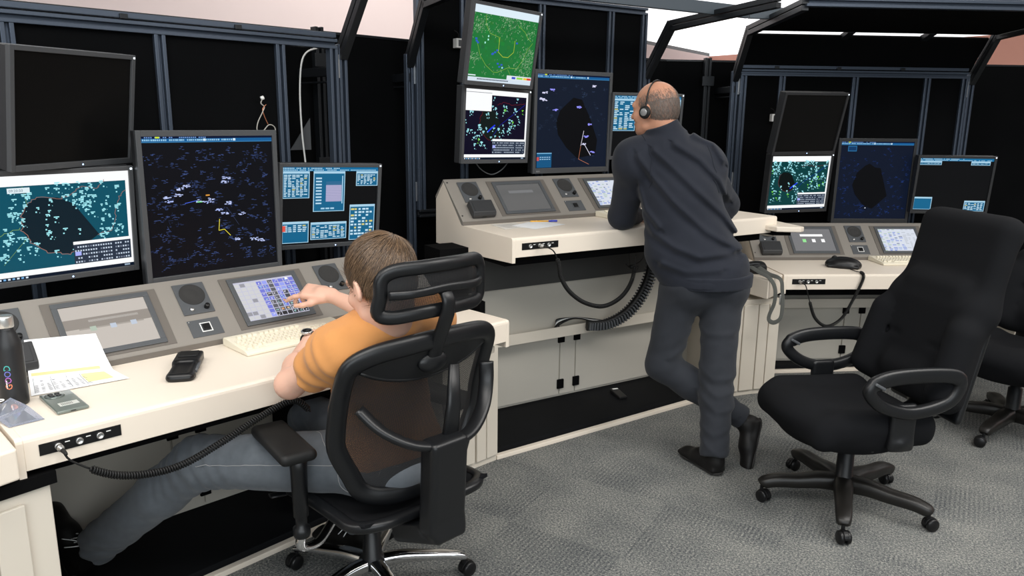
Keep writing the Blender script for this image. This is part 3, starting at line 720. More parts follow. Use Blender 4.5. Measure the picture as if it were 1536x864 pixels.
# ------------------------------------------------------------------ monitors
def rotm(yaw, tilt, roll=0):
    return Matrix.Rotation(yaw, 4, 'Z') @ Matrix.Rotation(tilt, 4, 'X') @ Matrix.Rotation(roll, 4, 'Y')
def monitor(c, u, v, z, yaw, tilt, content, label, aw=.475, ah=.356, bz=(.016, .020, .016), bez=BEZEL, roll=0, logo=False, led=True):
    """u, v, z: centre of the lit area in the station's frame; bz = side, bottom, top bezel"""
    P = W(c, u, v, ST[c][3] + z); root = empty('monitor', P, 0, label, 'monitor', 'monitors above the consoles')
    root.rotation_euler = (Matrix.Rotation(ST[c][2], 4, 'Z') @ rotm(math.radians(yaw), math.radians(tilt), math.radians(roll))).to_euler()
    s, b, t = bz; D = .052
    fr = MB(); x0, x1, z0, z1 = -aw/2 - s, aw/2 + s, -ah/2 - b, ah/2 + t
    fr.b2((x0, -.007, z0), (-aw/2, .012, z1)); fr.b2((aw/2, -.007, z0), (x1, .012, z1)); fr.b2((-aw/2, -.007, ah/2), (aw/2, .012, z1)); fr.b2((-aw/2, -.007, z0), (aw/2, .012, -ah/2))
    fr.build('bezel', bez, root, .0015)
    hs = MB(); hs.b2((x0 + .002, .010, z0 + .002), (x1 - .002, D, z1 - .002))
    hs.loft([[(x0 + .05, D, z0 + .05), (x1 - .05, D, z0 + .05), (x1 - .05, D, z1 - .05), (x0 + .05, D, z1 - .05)], [(x0 + .1, D + .03, z0 + .09), (x1 - .1, D + .03, z0 + .09), (x1 - .1, D + .03, z1 - .09), (x0 + .1, D + .03, z1 - .09)]], smooth=False)
    hs.build('housing', BEZB, root, .003)
    mb = content(aw, ah); d = mb.build('display', DISP, root); d.rotation_euler = (PI / 2, 0, 0); d.location = (-aw/2, .002, -ah/2)
    mt = MB().box((0, D + .05, 0), (.10, .05, .10)); mt.box((0, D + .13, -.02), (.05, .16, .05)); mt.box((0, D + .19, -.06), (.08, .04, .30)); mt.build('mount', BLKM, root, .003)
    if led:
        MB().lathe([(.0028, 0), (.0022, .001), (.0001, .0012)], (aw * .05, -.007, -ah/2 - b * .55), 10, Matrix.Rotation(PI/2, 4, 'X')).build('power_led', LEDB, root)
        MB().box((x1 - s * .5, -.0074, z1 - t * .6), (.007, .001, .006)).build('sensor_window', LEDW, root)
    if logo:
        M = Matrix.Translation((-aw/2 + .004, -.0072, -ah/2 - b * .7)) @ Matrix.Rotation(PI / 2, 4, 'X')
        text_mb('EIZO', .011, M).build('logo', mat('logo_grey', (.35, .35, .36), .5), root, fix=False)
    return root
BIG = dict(aw=.508, ah=.520, bz=(.019, .030, .022))
HOLE = [(.36, .72), (.42, .80), (.50, .83), (.60, .78), (.78, .42), (.80, .30), (.66, .2), (.50, .12), (.36, .20), (.26, .36), (.22, .50), (.26, .64)]
monitor('L', .885, .705, .494, 0, 1, dark_radar(11, lin(7, 8, 16), lin(60, 78, 128), 230, bright=3, extra=exL), 'large square monitor with a dark blue radar picture at the left workstation', **BIG, led=False)
monitor('M', .842, .705, .522, 0, 1, dark_radar(12, lin(14, 24, 42), lin(44, 58, 84), 55, bright=0, extra=exM, hole=[(.42, .70), (.50, .76), (.62, .74), (.74, .55), (.86, .30), (.84, .14), (.58, .10), (.42, .22), (.30, .36), (.27, .50), (.32, .62)]), 'large square monitor with a radar picture above the raised middle desk', **BIG, logo=True, led=False)
monitor('R', .878, .705, .508, 0, 1, dark_radar(13, lin(10, 20, 40), lin(30, 56, 120), 110, bright=0, extra=exR, hole=[(.36, .69), (.42, .72), (.50, .67), (.58, .66), (.71, .30), (.52, .13), (.40, .17), (.26, .32), (.21, .44), (.26, .60)]), 'large square monitor with a navy screen and a black patch at the right workstation', **BIG, bez=BEZB, led=False)
monitor('L', .359, .759, .454, 2.4, 5.9, teal_radar(21, 165), 'monitor with a bright teal radar map at the left edge, lower of its pair', roll=-.6)
monitor('L', .437, .716, .847, 28, 9.3, off, 'switched-off black monitor at the left edge, upper of its pair', roll=-.6, led=True)
monitor('L', 1.527, .90, .428, -6.5, 4.9, tables(31, [(.0, .60, .27, .945, 6, 14, ''), (.31, .42, .64, .945, 4, 8, 'fl'), (.76, .75, 1, .945, 6, 7, ''), (.0, .02, .27, .30, 5, 9, 'half'), (.29, .05, .67, .28, 8, 8, ''), (.70, .02, .98, .50, 6, 10, '')]), 'monitor with light blue table windows above the seated man', roll=1.9)
monitor('M', .257, .51, .890, 15.7, 8.6, weather, 'monitor with a green map at the middle workstation, upper of its pair', roll=1.1)
monitor('M', .280, .617, .500, 15.2, 2.1, teal_radar(22, 85, 2), 'monitor with a navy radar map and white box, below the green map', roll=1.4)
monitor('M', 1.36, .66, .50, -8, 4, tables(33, [(.0, .42, .33, .945, 4, 16, ''), (.70, .8, 1, .945, 4, 5, '')]), 'monitor half hidden behind the head of the standing man')
monitor('R', .273, .43, .883, 18.2, 12.9, off, 'switched-off monitor leaning forward at the right workstation', bez=BEZB, roll=-.6)
monitor('R', .331, .646, .494, 15.5, 3.7, teal_radar(23, 150, 1), 'small bright radar monitor below the switched-off one at the right workstation', bez=BEZB)
monitor('R', 1.378, .605, .490, -7.8, 5.3, tables(34, [(.0, .87, .30, .945, 6, 3, ''), (.70, .87, .96, .945, 4, 3, ''), (.0, .02, .25, .26, 1, 1, 'flat'), (.70, .0, .985, .20, 6, 7, '')], False), 'mostly black monitor with small blue windows behind the empty armchair', bez=BEZB)
# ------------------------------------------------------------------ smooth-blended volumes -> one continuous surface
class SDF:
    def __init__(s): s.p = []
    def rc(s, a, b, ra, rb, k=.02, flat=None, op='u', clip=None):
        s.p.append(('rc', np.array(a, float), np.array(b, float), ra, rb, k, flat, op, clip)); return s
    def ell(s, c, r, R=None, k=.02, op='u', clip=None):
        s.p.append(('el', np.array(c, float), np.array(r, float), None if R is None else np.array(R, float), 0, k, None, op, clip)); return s
    def box(s, c, h, rad, R=None, k=.02, op='u', clip=None):
        s.p.append(('bx', np.array(c, float), np.array(h, float), None if R is None else np.array(R, float), rad, k, None, op, clip)); return s
    def chain(s, pts, rs, k=.02, flat=None, op='u'):
        for i in range(len(pts) - 1): s.rc(pts[i], pts[i + 1], rs[i], rs[i + 1], k, flat, op)
        return s
    def xf(s, M):
        """returns the same volumes placed by a 4x4 rigid matrix (with uniform scale)"""
        o = SDF(); M = np.array(M); A = M[:3, :3]; sc = np.linalg.norm(A[:, 0]); Rn = A / sc
        tp = lambda p: A @ p + M[:3, 3]
        for t in s.p:
            clip = None if t[8] is None else [(tp(np.array(q, float)), Rn @ np.array(n, float)) for q, n in t[8]]
            fl = None if t[6] is None else (tuple(Rn @ np.array(t[6][0], float)), t[6][1])
            if t[0] == 'rc': o.p.append(('rc', tp(t[1]), tp(t[2]), t[3] * sc, t[4] * sc, t[5] * sc, fl, t[7], clip))
            else:
                R = Rn if t[3] is None else Rn @ t[3]
                o.p.append((t[0], tp(t[1]), t[2] * sc, R, t[4] * sc, t[5] * sc, fl, t[7], clip))
        return o
    def join(s, o): s.p += o.p; return s
    def mesh(s, h=.006, disp=None, smooth=1):
        lo = np.full(3, 1e9); hi = -lo
        bbs = []
        for t in s.p:
            if t[0] == 'rc':
                r = max(t[3], t[4]) * (1.05 if not t[6] or t[6][1] <= 1 else t[6][1]); a, b = np.minimum(t[1], t[2]) - r, np.maximum(t[1], t[2]) + r
            else:
                r = t[2] if t[3] is None else np.abs(t[3]) @ t[2]; a, b = t[1] - r, t[1] + r
            bbs.append((a, b))
            if t[7] == 'u': lo = np.minimum(lo, a); hi = np.maximum(hi, b)
        lo -= .03; hi += .03; n = np.ceil((hi - lo) / h).astype(int) + 1
        F = np.full(n, .06, np.float32)
        ax = [lo[i] + h * np.arange(n[i]) for i in range(3)]
        for t, (a, b) in zip(s.p, bbs):
            k = t[5]; m = k + .02
            i0 = np.maximum(0, ((a - m - lo) / h).astype(int)); i1 = np.minimum(n, ((b + m - lo) / h).astype(int) + 2)
            if (i1 <= i0).any(): continue
            X, Y, Z = np.meshgrid(ax[0][i0[0]:i1[0]], ax[1][i0[1]:i1[1]], ax[2][i0[2]:i1[2]], indexing='ij')
            P = np.stack([X, Y, Z], -1).astype(np.float32)
            if t[0] == 'rc':
                A, B = t[1], t[2]; Q = P
                if t[6]:
                    nn = np.array(t[6][0], float); nn = nn / np.linalg.norm(nn); ab = B - A
                    nn = nn - ab * (nn @ ab) / max(ab @ ab, 1e-9); nn /= max(np.linalg.norm(nn), 1e-9)
                    Q = P + ((P - A) @ nn)[..., None] * nn * (1 / t[6][1] - 1)
                ab = B - A; tt = np.clip(((Q - A) @ ab) / max(ab @ ab, 1e-9), 0, 1)
                D = np.linalg.norm(Q - A - tt[..., None] * ab, axis=-1) - (t[3] + (t[4] - t[3]) * tt)
                if t[6] and t[6][1] < 1: D = D * (t[6][1] * .5 + .5)
            elif t[0] == 'el':
                q = P - t[1]; q = q if t[3] is None else q @ t[3]
                k0 = np.linalg.norm(q / t[2], axis=-1); k1 = np.linalg.norm(q / (t[2] ** 2), axis=-1); D = k0 * (k0 - 1) / np.maximum(k1, 1e-6)
            else:
                q = P - t[1]; q = q if t[3] is None else q @ t[3]
                q = np.abs(q) - (t[2] - t[4]); D = np.linalg.norm(np.maximum(q, 0), axis=-1) + np.minimum(q.max(-1), 0) - t[4]
            if t[8]:
                for (cp, cn) in t[8]: D = np.maximum(D, (P - np.array(cp)) @ np.array(cn))
            sl = tuple(slice(i0[j], i1[j]) for j in range(3)); G = F[sl]; D = D.astype(np.float32)
            if t[7] == 'u':
                e = np.maximum(k - np.abs(G - D), 0) / max(k, 1e-6); F[sl] = np.minimum(G, D) - e * e * k * .25
            else:
                e = np.maximum(k - np.abs(G + D), 0) / max(k, 1e-6); F[sl] = np.maximum(G, -D) + e * e * k * .25
        if disp is not None:
            idx = np.argwhere(np.abs(F) < .03); P = lo + idx * h
            F[idx[:, 0], idx[:, 1], idx[:, 2]] -= disp(P).astype(np.float32)
        # surface nets
        S = F < 0
        c = np.zeros(tuple(n - 1), np.int8)
        for dx in (0, 1):
            for dy in (0, 1):
                for dz in (0, 1): c += S[dx:n[0] - 1 + dx, dy:n[1] - 1 + dy, dz:n[2] - 1 + dz]
        cells = np.argwhere((c > 0) & (c < 8)); vid = -np.ones(tuple(n - 1), np.int32); vid[tuple(cells.T)] = np.arange(len(cells))
        acc = np.zeros((len(cells), 3)); cnt = np.zeros(len(cells))
        cor = [(a, b, d) for a in (0, 1) for b in (0, 1) for d in (0, 1)]
        for i, ca in enumerate(cor):
            for cb in cor[i + 1:]:
                if sum(abs(p - q) for p, q in zip(ca, cb)) != 1: continue
                fa = F[tuple((cells + ca).T)]; fb = F[tuple((cells + cb).T)]; w = (fa < 0) != (fb < 0)
                tt = np.where(w, fa / np.where(w, fa - fb, 1), 0); p = np.array(ca) + tt[:, None] * (np.array(cb) - np.array(ca))
                acc += p * w[:, None]; cnt += w
        V = lo + h * (cells + acc / cnt[:, None]); Q = []
        for d in range(3):
            e1, e2 = [(1, 2), (2, 0), (0, 1)][d]
            sa = [slice(None)] * 3; sb = [slice(None)] * 3; sa[d] = slice(0, -1); sb[d] = slice(1, None)
            A = S[tuple(sa)]; B = S[tuple(sb)]; ed = np.argwhere(A != B)
            ok = (ed[:, e1] > 0) & (ed[:, e2] > 0) & (ed[:, e1] < n[e1] - 1) & (ed[:, e2] < n[e2] - 1); ed = ed[ok]
            u1 = np.zeros(3, int); u1[e1] = 1; u2 = np.zeros(3, int); u2[e2] = 1
            q = np.stack([vid[tuple((ed - u1 - u2).T)], vid[tuple((ed - u2).T)], vid[tuple(ed.T)], vid[tuple((ed - u1).T)]], 1)
            fl = ~A[tuple(ed.T)]; q[fl] = q[fl][:, ::-1]; Q.append(q)
        Q = np.concatenate(Q)
        for _ in range(smooth):
            nb = np.zeros_like(V); ct = np.zeros(len(V))
            for a, b in ((0, 1), (1, 2), (2, 3), (3, 0)):
                np.add.at(nb, Q[:, a], V[Q[:, b]]); np.add.at(ct, Q[:, a], 1); np.add.at(nb, Q[:, b], V[Q[:, a]]); np.add.at(ct, Q[:, b], 1)
            V = V * .5 + nb / np.maximum(ct, 1)[:, None] * .5
        return V, Q
def sdf_obj(name, s, m, parent=None, org=(0, 0, 0), h=.006, disp=None, smooth=1):
    V, Q = s.mesh(h, disp, smooth); V = V - np.array(org)
    me = bpy.data.meshes.new(name); me.vertices.add(len(V)); me.vertices.foreach_set('co', V.astype(np.float32).ravel())
    me.loops.add(Q.size); me.loops.foreach_set('vertex_index', Q.astype(np.int32).ravel())
    me.polygons.add(len(Q)); me.polygons.foreach_set('loop_start', np.arange(0, Q.size, 4, dtype=np.int32)); me.polygons.foreach_set('loop_total', np.full(len(Q), 4, np.int32))
    me.update(calc_edges=True); me.validate(); me.polygons.foreach_set('use_smooth', np.ones(len(me.polygons), bool)); me.materials.append(m)
    o = bpy.data.objects.new(name, me); COL.objects.link(o)
    if parent is not None: o.parent = parent
    else: o.location = org
    return o
def noise3(P, s, seed=0):
    """cheap smooth noise: sums of warped sines"""
    r = np.random.RandomState(seed); o = np.zeros(len(P)); 
    for k in range(5):
        d = r.normal(size=3); d /= np.linalg.norm(d); ph = r.uniform(0, 6.28); w = r.normal(size=3); w /= np.linalg.norm(w)
        o += np.sin((P @ d) * s * (1 + .35 * k) + ph + 1.3 * np.sin((P @ w) * s * .6 + ph * 2))
    return o / 5

# ------------------------------------------------------------------ materials for chairs and clothes
CHF = mat('chair_fabric', (.0078, .0082, .0095), .93, spec=.12, bump=.6, bscale=900)
CHP = mat('chair_plastic', (.0065, .007, .008), .34, spec=.4, bump=.12, bscale=1400)
CHPR = mat('chair_base_plastic', (.010, .009, .008), .40, spec=.4, bump=.15, bscale=700)
def mesh_fabric():
    m = bpy.data.materials.new('mesh_fabric'); m.use_nodes = True; nt = m.node_tree; b = nt.nodes['Principled BSDF']; L = nt.links.new
    b.inputs['Base Color'].default_value = (.010, .010, .011, 1); b.inputs['Roughness'].default_value = .6
    uv = nt.nodes.new('ShaderNodeUVMap'); uv.uv_map = 'uv'; sp = nt.nodes.new('ShaderNodeSeparateXYZ'); L(uv.outputs[0], sp.inputs[0])
    def mth(op, a, bb=None):
        n = nt.nodes.new('ShaderNodeMath'); n.operation = op
        for i, q in enumerate((a, bb)):
            if q is None: continue
            if isinstance(q, (int, float)): n.inputs[i].default_value = q
            else: L(q, n.inputs[i])
        return n.outputs[0]
    p = .0062
    x = mth('MULTIPLY', sp.outputs[0], 2 * PI / p); y = mth('MULTIPLY', sp.outputs[1], 2 * PI / (p * 1.25))
    a = mth('COSINE', x); c = mth('COSINE', y); f = mth('MULTIPLY', a, c)      # staggered oval holes
    hole = mth('GREATER_THAN', mth('ABSOLUTE', f), .77)
    t = nt.nodes.new('ShaderNodeBsdfTransparent'); mx = nt.nodes.new('ShaderNodeMixShader')
    L(hole, mx.inputs[0]); L(b.outputs[0], mx.inputs[1]); L(t.outputs[0], mx.inputs[2]); L(mx.outputs[0], nt.nodes['Material Output'].inputs['Surface'])
    return m
MESHF = mesh_fabric()
def uv_patch(name, fn, nu, nv, su, sv, m, parent):
    """a curved sheet: fn(a,b) with a,b in 0..1; uv in metres"""
    vs = [fn(i / nu, j / nv) for j in range(nv + 1) for i in range(nu + 1)]
    fs = [(j * (nu + 1) + i, j * (nu + 1) + i + 1, (j + 1) * (nu + 1) + i + 1, (j + 1) * (nu + 1) + i) for j in range(nv) for i in range(nu)]
    me = bpy.data.meshes.new(name); me.from_pydata([tuple(v) for v in vs], [], fs); me.polygons.foreach_set('use_smooth', [True] * len(fs))
    ul = me.uv_layers.new(name='uv')
    for p in me.polygons:
        for li in p.loop_indices:
            k = me.loops[li].vertex_index; ul.data[li].uv = ((k % (nu + 1)) / nu * su, (k // (nu + 1)) / nv * sv)
    me.materials.append(m); o = bpy.data.objects.new(name, me); COL.objects.link(o); o.parent = parent; return o

def five_star(root, R, ang0, arm_mat, caster_mat, hub_z=.10, tip_z=.075, w0=.030, w1=.017, chrome=False):
    for k in range(5):
        a = math.radians(ang0 + 72 * k); ca, sa = math.cos(a), math.sin(a)
        pts = [(ca * R * q, sa * R * q, z) for q, z in ((.06, hub_z - .01), (.3, hub_z - .004), (.55, hub_z - .012), (.8, tip_z + .008), (.96, tip_z - .004), (1.0, tip_z - .014))]
        rs = [(w0, w0 * .85), (w0 * .92, w0 * .75), (w0 * .8, w0 * .65), (w1 * 1.15, w1 * .9), (w1, w1 * .8), (w1 * .7, w1 * .5)]
        leg = MB().tube(smooth_path(pts, 4), [rs[min(5, int(i / 4))] if i % 4 == 0 or i // 4 >= 5 else tuple(rs[i // 4][q] * (1 - (i % 4) / 4) + rs[i // 4 + 1][q] * (i % 4) / 4 for q in (0, 1)) for i in range(21)], 12, flat=.55, up=(0, 0, 1)).build('leg', arm_mat, root)
        cx, cy = ca * R * .985, sa * R * .985; sw = math.radians(ang0 * 3 + 97 * k); c = empty('caster', (cx, cy, 0), sw, parent=root)
        Rx = Matrix.Rotation(PI / 2, 4, 'Y')
        for s in (-1, 1):
            MB().lathe([(.001, -.0085), (.022, -.0085), (.0275, -.005), (.0275, .005), (.023, .009), (.001, .0095)], (s * .0145, .012, .0275), 24, Rx if s > 0 else Matrix.Rotation(-PI / 2, 4, 'Y')).build('wheel', caster_mat, c)
        hood = SDF()
        MB().prism([(.030 * math.cos(t), .030 * math.sin(t)) for t in [PI * j / 10 for j in range(11)]], (.018, 0, 0), (-.009, .012, .028), ((0, 1, 0), (0, 0, 1))).tube([(0, 0, .045), (0, 0, tip_z - .005)], .008, 10).build('hood', caster_mat, c, .002)
    return root
# ------------------------------------------------------------------ mesh task chair (front = +y)
def mesh_chair():
    root = empty('mesh_office_chair', (-.483, 2.444, 0), math.radians(45), 'black mesh office chair with headrest and chrome base, the man in orange sits in it', 'chair')
    five_star(root, .335, -31, CHROME, BLK, .115, .085, .026, .016)
    MB().lathe([(.045, .09), (.048, .12), (.034, .135), (.030, .22), (.022, .225), (.022, .38), (.001, .38)], (0, 0, 0), 28).build('gas_column', CHP, root)
    mech = MB(); mech.box((0, -.03, .385), (.16, .28, .055)); mech.prism([(-.28, .34), (-.10, .37), (-.10, .42), (-.30, .40)], (.10, 0, 0), (-.05, 0, 0), ((0, 1, 0), (0, 0, 1)))
    mech.build('tilt_mechanism', CHP, root, .01, 3)
    MB().tube(bez((-.06, .10, .40), (-.16, .12, .40), (-.24, .13, .405), (-.30, .14, .41), 8), [(.008, .006)] * 6 + [(.018, .006)] * 3, 8).build('lever', CHP, root)
    # seat: curved mesh sheet in a frame
    def seat(a, b):
        x = (a - .5) * .49; y = -.33 + b * .48; e = (abs(a - .5) * 2) ** 3
        return Vector((x, y, .440 + .014 * e - .035 * max(0, (b - .72) / .28) ** 2 + .02 * max(0, (.18 - b) / .18) ** 2))
    pts = [(seat(a, b)) for a, b in ([(t, 0) for t in (.12, .3, .5, .7, .88)] + [(1, t) for t in (.12, .35, .65, .88)] + [(t, 1) for t in (.88, .7, .5, .3, .12)] + [(0, t) for t in (.88, .65, .35, .12)])]
    MB().tube(smooth_path([p + Vector((0, 0, -.012)) for p in pts], 5, True), (.021, .017), 12, True, flat=.8, up=(0, 0, 1)).build('seat_frame', CHP, root)
    MB().loft([[seat(i / 12, j / 12) + Vector((0, 0, dz)) for i in range(13)] + [seat(i / 12, j / 12) + Vector((0, 0, dz - .012)) for i in range(12, -1, -1)] for j in range(13) for dz in (0,)]).build('seat', CHF, root)
    # back
    ZB, ZT = .50, .975
    def back(a, b):   # a across, b up
        z = ZB + (ZT - ZB) * b; hw = .165 + .108 * min(1, (b / .42)) ** .75 - .02 * max(0, (b - .8) / .2) ** 2
        cur = .045 * (1 - (2 * a - 1) ** 2)
        y = -.285 - .075 * b ** 1.4 + .035 * math.sin(b * PI) - cur + .04
        return Vector(((a - .5) * 2 * hw, y, z + (.025 * (1 - (2 * a - 1) ** 2)) * b ** 4))
    ring = [back(a, 1) for a in (.1, .3, .5, .7, .9)] + [back(1, b) for b in (.95, .8, .6, .4, .2, .06)] + [back(a, 0) for a in (.85, .5, .15)] + [back(0, b) for b in (.06, .2, .4, .6, .8, .95)]
    rp = smooth_path(ring, 5, True); nr = len(rp)
    MB().tube(rp, [(.030, .019)] * nr, 12, True, flat=.8, up=(0, -1, 0)).build('back_frame', CHP, root)
    uv_patch('back_mesh', lambda a, b: back(a, b), 24, 28, .50, .47, MESHF, root)
    # solid gusset under the top of the frame
    gus = MB(); n = 18; A = []; 
    for i in range(n + 1):
        a = .06 + .88 * i / n; t = back(a, .985); lo = back(a, .97 - .20 * (1 - (2 * (a - .5)) ** 2) ** .8); A.append((t, lo))
    for dy in (-.010, -.003): gus.add([q + Vector((0, dy, 0)) for pr in A for q in pr], [(2 * i, 2 * i + 1, 2 * i + 3, 2 * i + 2) for i in range(n)], True)
    gus.tube([pr[1] + Vector((0, -.006, 0)) for pr in A], .006, 8)
    gus.build('back_gusset', CHP, root)
    pb = back(.5, .87) + Vector((0, -.012, 0))
    s = SDF(); s.ell(pb, (.055, .022, .035), k=.02)
    sdf_obj('post_socket', s, CHP, root, h=.004)
    # headrest: post, cross yoke, framed mesh
    def hd(a, b):
        return Vector(((a - .5) * .38 * (1 - .06 * b), -.345 - .055 * (1 - (2 * a - 1) ** 2) + .02 * (b - .5) ** 2 - .015 * b, 1.085 + .135 * b + .012 * (1 - (2 * a - 1) ** 2)))
    MB().tube(bez(pb + Vector((0, 0, -.01)), pb + Vector((0, -.025, .10)), (0, -.47, 1.12), (0, -.405, 1.155), 12), [(.026, .011)] * 8 + [(.022, .010)] * 5, 12, flat=.75, up=(0, -1, 0)).build('headrest_post', CHP, root)
    yk = [hd(.04, .52) + Vector((0, -.012, 0)), hd(.2, .50) + Vector((0, -.024, 0)), Vector((0, -.418, 1.165)), hd(.8, .50) + Vector((0, -.024, 0)), hd(.96, .52) + Vector((0, -.012, 0))]
    MB().tube(smooth_path(yk, 6), (.013, .008), 10, flat=.8, up=(0, -1, 0)).build('headrest_yoke', CHP, root)
    rr = [hd(a, 1) for a in (.08, .3, .5, .7, .92)] + [hd(1, b) for b in (.85, .5, .15)] + [hd(a, 0) for a in (.9, .7, .5, .3, .1)] + [hd(0, b) for b in (.15, .5, .85)]
    MB().tube(smooth_path(rr, 5, True), (.021, .016), 12, True, flat=.85, up=(0, -1, 0)).build('headrest_frame', CHP, root)
    uv_patch('headrest_mesh', hd, 20, 8, .38, .135, MESHF, root)
    # lumbar bow and spine
    lb = [(-.245, -.320, .830), (-.20, -.375, .765), (-.12, -.420, .715), (-.02, -.435, .695), (.08, -.425, .700), (.16, -.395, .745), (.205, -.365, .81), (.215, -.355, .88)]
    MB().tube(smooth_path(lb, 6), (.024, .013), 12, flat=.8, up=(0, 0, 1)).build('lumbar_bow', CHP, root)
    sp = SDF(); 
    sp.box((-.025, -.425, .565), (.068, .036, .155), .016, Matrix.Rotation(.06, 3, 'X'), k=.01)
    sp.box((-.02, -.34, .385), (.060, .12, .035), .014, Matrix.Rotation(-.35, 3, 'X'), k=.02)
    sdf_obj('spine', sp, CHP, root, h=.005)
    MB().tube([(.0, -.425, .69), (.035, -.405, .80), (.045, -.395, .92)], [(.030, .012), (.026, .011), (.018, .009)], 12, flat=.7, up=(0, -1, 0)).build('spine_arm', CHP, root)
    # arms
    for sx in (-1, 1):
        x = .305 * sx
        MB().tube(smooth_path([(.06 * sx, -.02, .385), (.15 * sx, -.02, .345), (.235 * sx, -.05, .30), (x, -.065, .315), (x, -.07, .365)], 6), (.016, .013), 12, flat=.8).build('arm_bracket', CHROME, root)
        MB().lathe([(.024, .355), (.027, .365), (.027, .385), (.018, .392), (.018, .42), (.023, .425), (.026, .58), (.03, .64), (.001, .64)], (x, -.07, 0), 24).build('arm_post', CHP, root)
        pad = SDF(); pad.box((x + .010 * sx, .0, .650), (.057, .150, .019), .018, Matrix.Rotation(.16 * sx, 3, 'Z'), k=.01)
        sdf_obj('arm_pad', pad, RUB, root, h=.005)
    return root
mesh_chair()

# ------------------------------------------------------------------ big upholstered chair (front = +y)
def exec_chair(loc, rz, label, star=0, fast=False):
    root = empty('office_armchair', (*loc, 0), rz, label, 'chair')
    five_star(root, .350, star, CHPR, BLK, .112, .090, .043, .029)
    MB().lathe([(.050, .075), (.050, .13), (.036, .14), (.034, .25), (.026, .255), (.026, .36), (.001, .36)], (0, 0, 0), 28).build('gas_column', CHP, root)
    MB().box((0, -.02, .365), (.22, .26, .05)).tube([(-.08, .05, .36), (-.25, .06, .36)], .007, 8).build('tilt_mechanism', CHP, root, .01, 3)
    s = SDF(); h = .008 if not fast else .014
    s.box((0, .045, .425), (.268, .27, .068), .062, k=.04)
    s.ell((0, .20, .452), (.250, .145, .062), k=.05)
    s.rc((-.225, -.15, .470), (-.225, .20, .470), .042, .048, .05); s.rc((.225, -.15, .470), (.225, .20, .470), .042, .048, .05)
    s.ell((0, .02, .530), (.125, .17, .042), k=.02, op='s')
    s.ell((0, .05, .355), (.235, .23, .045), k=.05)
    sdf_obj('seat', s, CHF, root, h=h, smooth=2)
    b = SDF(); 
    def bx(x, y, z, hx, hy, hz, rad, k=.06):
        b.box((x, y, z), (hx, hy, hz), rad, Matrix.Rotation(.20, 3, 'X'), k=k)
    bx(0, -.315, .72, .262, .066, .24, .06)
    bx(0, -.420, 1.06, .250, .048, .215, .047, .09) if not fast else None
    b.rc((-.245, -.215, .58), (-.240, -.280, .82), .060, .052, .06); b.rc((.245, -.215, .58), (.240, -.280, .82), .060, .052, .06)
    b.rc((-.09, -.255, .60), (.09, -.255, .60), .055, .055, .05)
    b.rc((-.13, -.345, .98), (.13, -.345, .98), .030, .030, .06)
    b.rc((-.17, -.478, 1.215), (.17, -.478, 1.215), .045, .045, .06) if not fast else None
    b.ell((-.12, -.225, .745), (.045, .030, .008), k=.02, op='s'); b.ell((.12, -.225, .745), (.045, .030, .008), k=.02, op='s')
    for sx in (-1, 1): b.rc((sx * .178, -.235, .62), (sx * .165, -.290, .86), .006, .006, .02, op='s')
    sdf_obj('backrest', b, CHF, root, h=h, smooth=2)
    bc = SDF(); bc.box((0, -.405, .72), (.215, .018, .30), .018, Matrix.Rotation(.20, 3, 'X'), k=.02); bc.box((0, -.30, .415), (.07, .13, .022), .02, Matrix.Rotation(-.25, 3, 'X'), k=.03)
    sdf_obj('back_shell', bc, CHP, root, h=h)
    if not fast: MB().tube([(-.13, -.512, 1.262), (-.04, -.512, 1.272), (.07, -.512, 1.268)], (.010, .003), 8, flat=.6).build('white_strip', PAPER, root)  # thin white strip along the top of the backrest
    for sx in (-1, 1):
        x = .305 * sx
        lp = [(x, .135, .655), (x, .06, .683), (x, -.08, .690), (x, -.21, .680), (x * .99, -.245, .640), (x * .98, -.20, .570), (x * .97, -.06, .535), (x * .97, .06, .560), (x, .135, .615)]
        pp = smooth_path(lp, 6, True); npt = len(pp)
        MB().tube(pp, [(.032, .018) if p.z > .66 else (.026, .021) for p in pp], 12, True, flat=.75, up=(sx, 0, 0)).build('armrest', CHP, root)
        ab = SDF(); ab.box((x * .93, -.03, .47), (.016, .055, .10), .015, k=.03); ab.rc((x * .90, -.03, .40), (x * .45, -.03, .345), .034, .034, .03, flat=((0, 0, 1), .6)); sdf_obj('arm_bracket', ab, CHP, root, h=.006)
        MB().box((x, .115, .66), (.05, .05, .012), Matrix.Rotation(.5, 3, 'X')).build('arm_button', GPL, root, .004)
    return root
exec_chair((1.457, 3.10), math.radians(100), 'large black upholstered armchair on a five-star base, empty, in the right foreground', star=148)
exec_chair((2.72, 3.93), math.radians(120), 'black office chair at the right edge, mostly hidden behind the large armchair', star=98, fast=True)
# ------------------------------------------------------------------ people
def cloth(name, col, rough=.85, weave=900, var=.12, vs=25, sheen=.15, bump=.35):
    return mat(name, col, rough, spec=.2, bump=bump, bscale=weave, var=var, vscale=vs, sheen=sheen)
def skin_mat(name, col):
    m = mat(name, col, .52, spec=.35, bump=.12, bscale=260, var=.10, vscale=14); b = m.node_tree.nodes['Principled BSDF']
    b.inputs['Subsurface Weight'].default_value = .12; b.inputs['Subsurface Radius'].default_value = (.012, .005, .003); b.inputs['Subsurface Scale'].default_value = .6
    return m
SKIN1 = skin_mat('fair_skin', (.72, .43, .32)); SKIN2 = skin_mat('tanned_skin', (.50, .25, .16))
ORANGE = cloth('orange_cotton', (.57, .255, .083), var=.05); JEAN = cloth('grey_denim', (.098, .110, .124), var=.22, vs=40, weave=1400)
NAVY = cloth('navy_fleece', (.0150, .0175, .0255), var=.10, sheen=.08, weave=700); TROU = cloth('charcoal_cotton', (.0235, .026, .032), var=.15, weave=1300, sheen=.08)
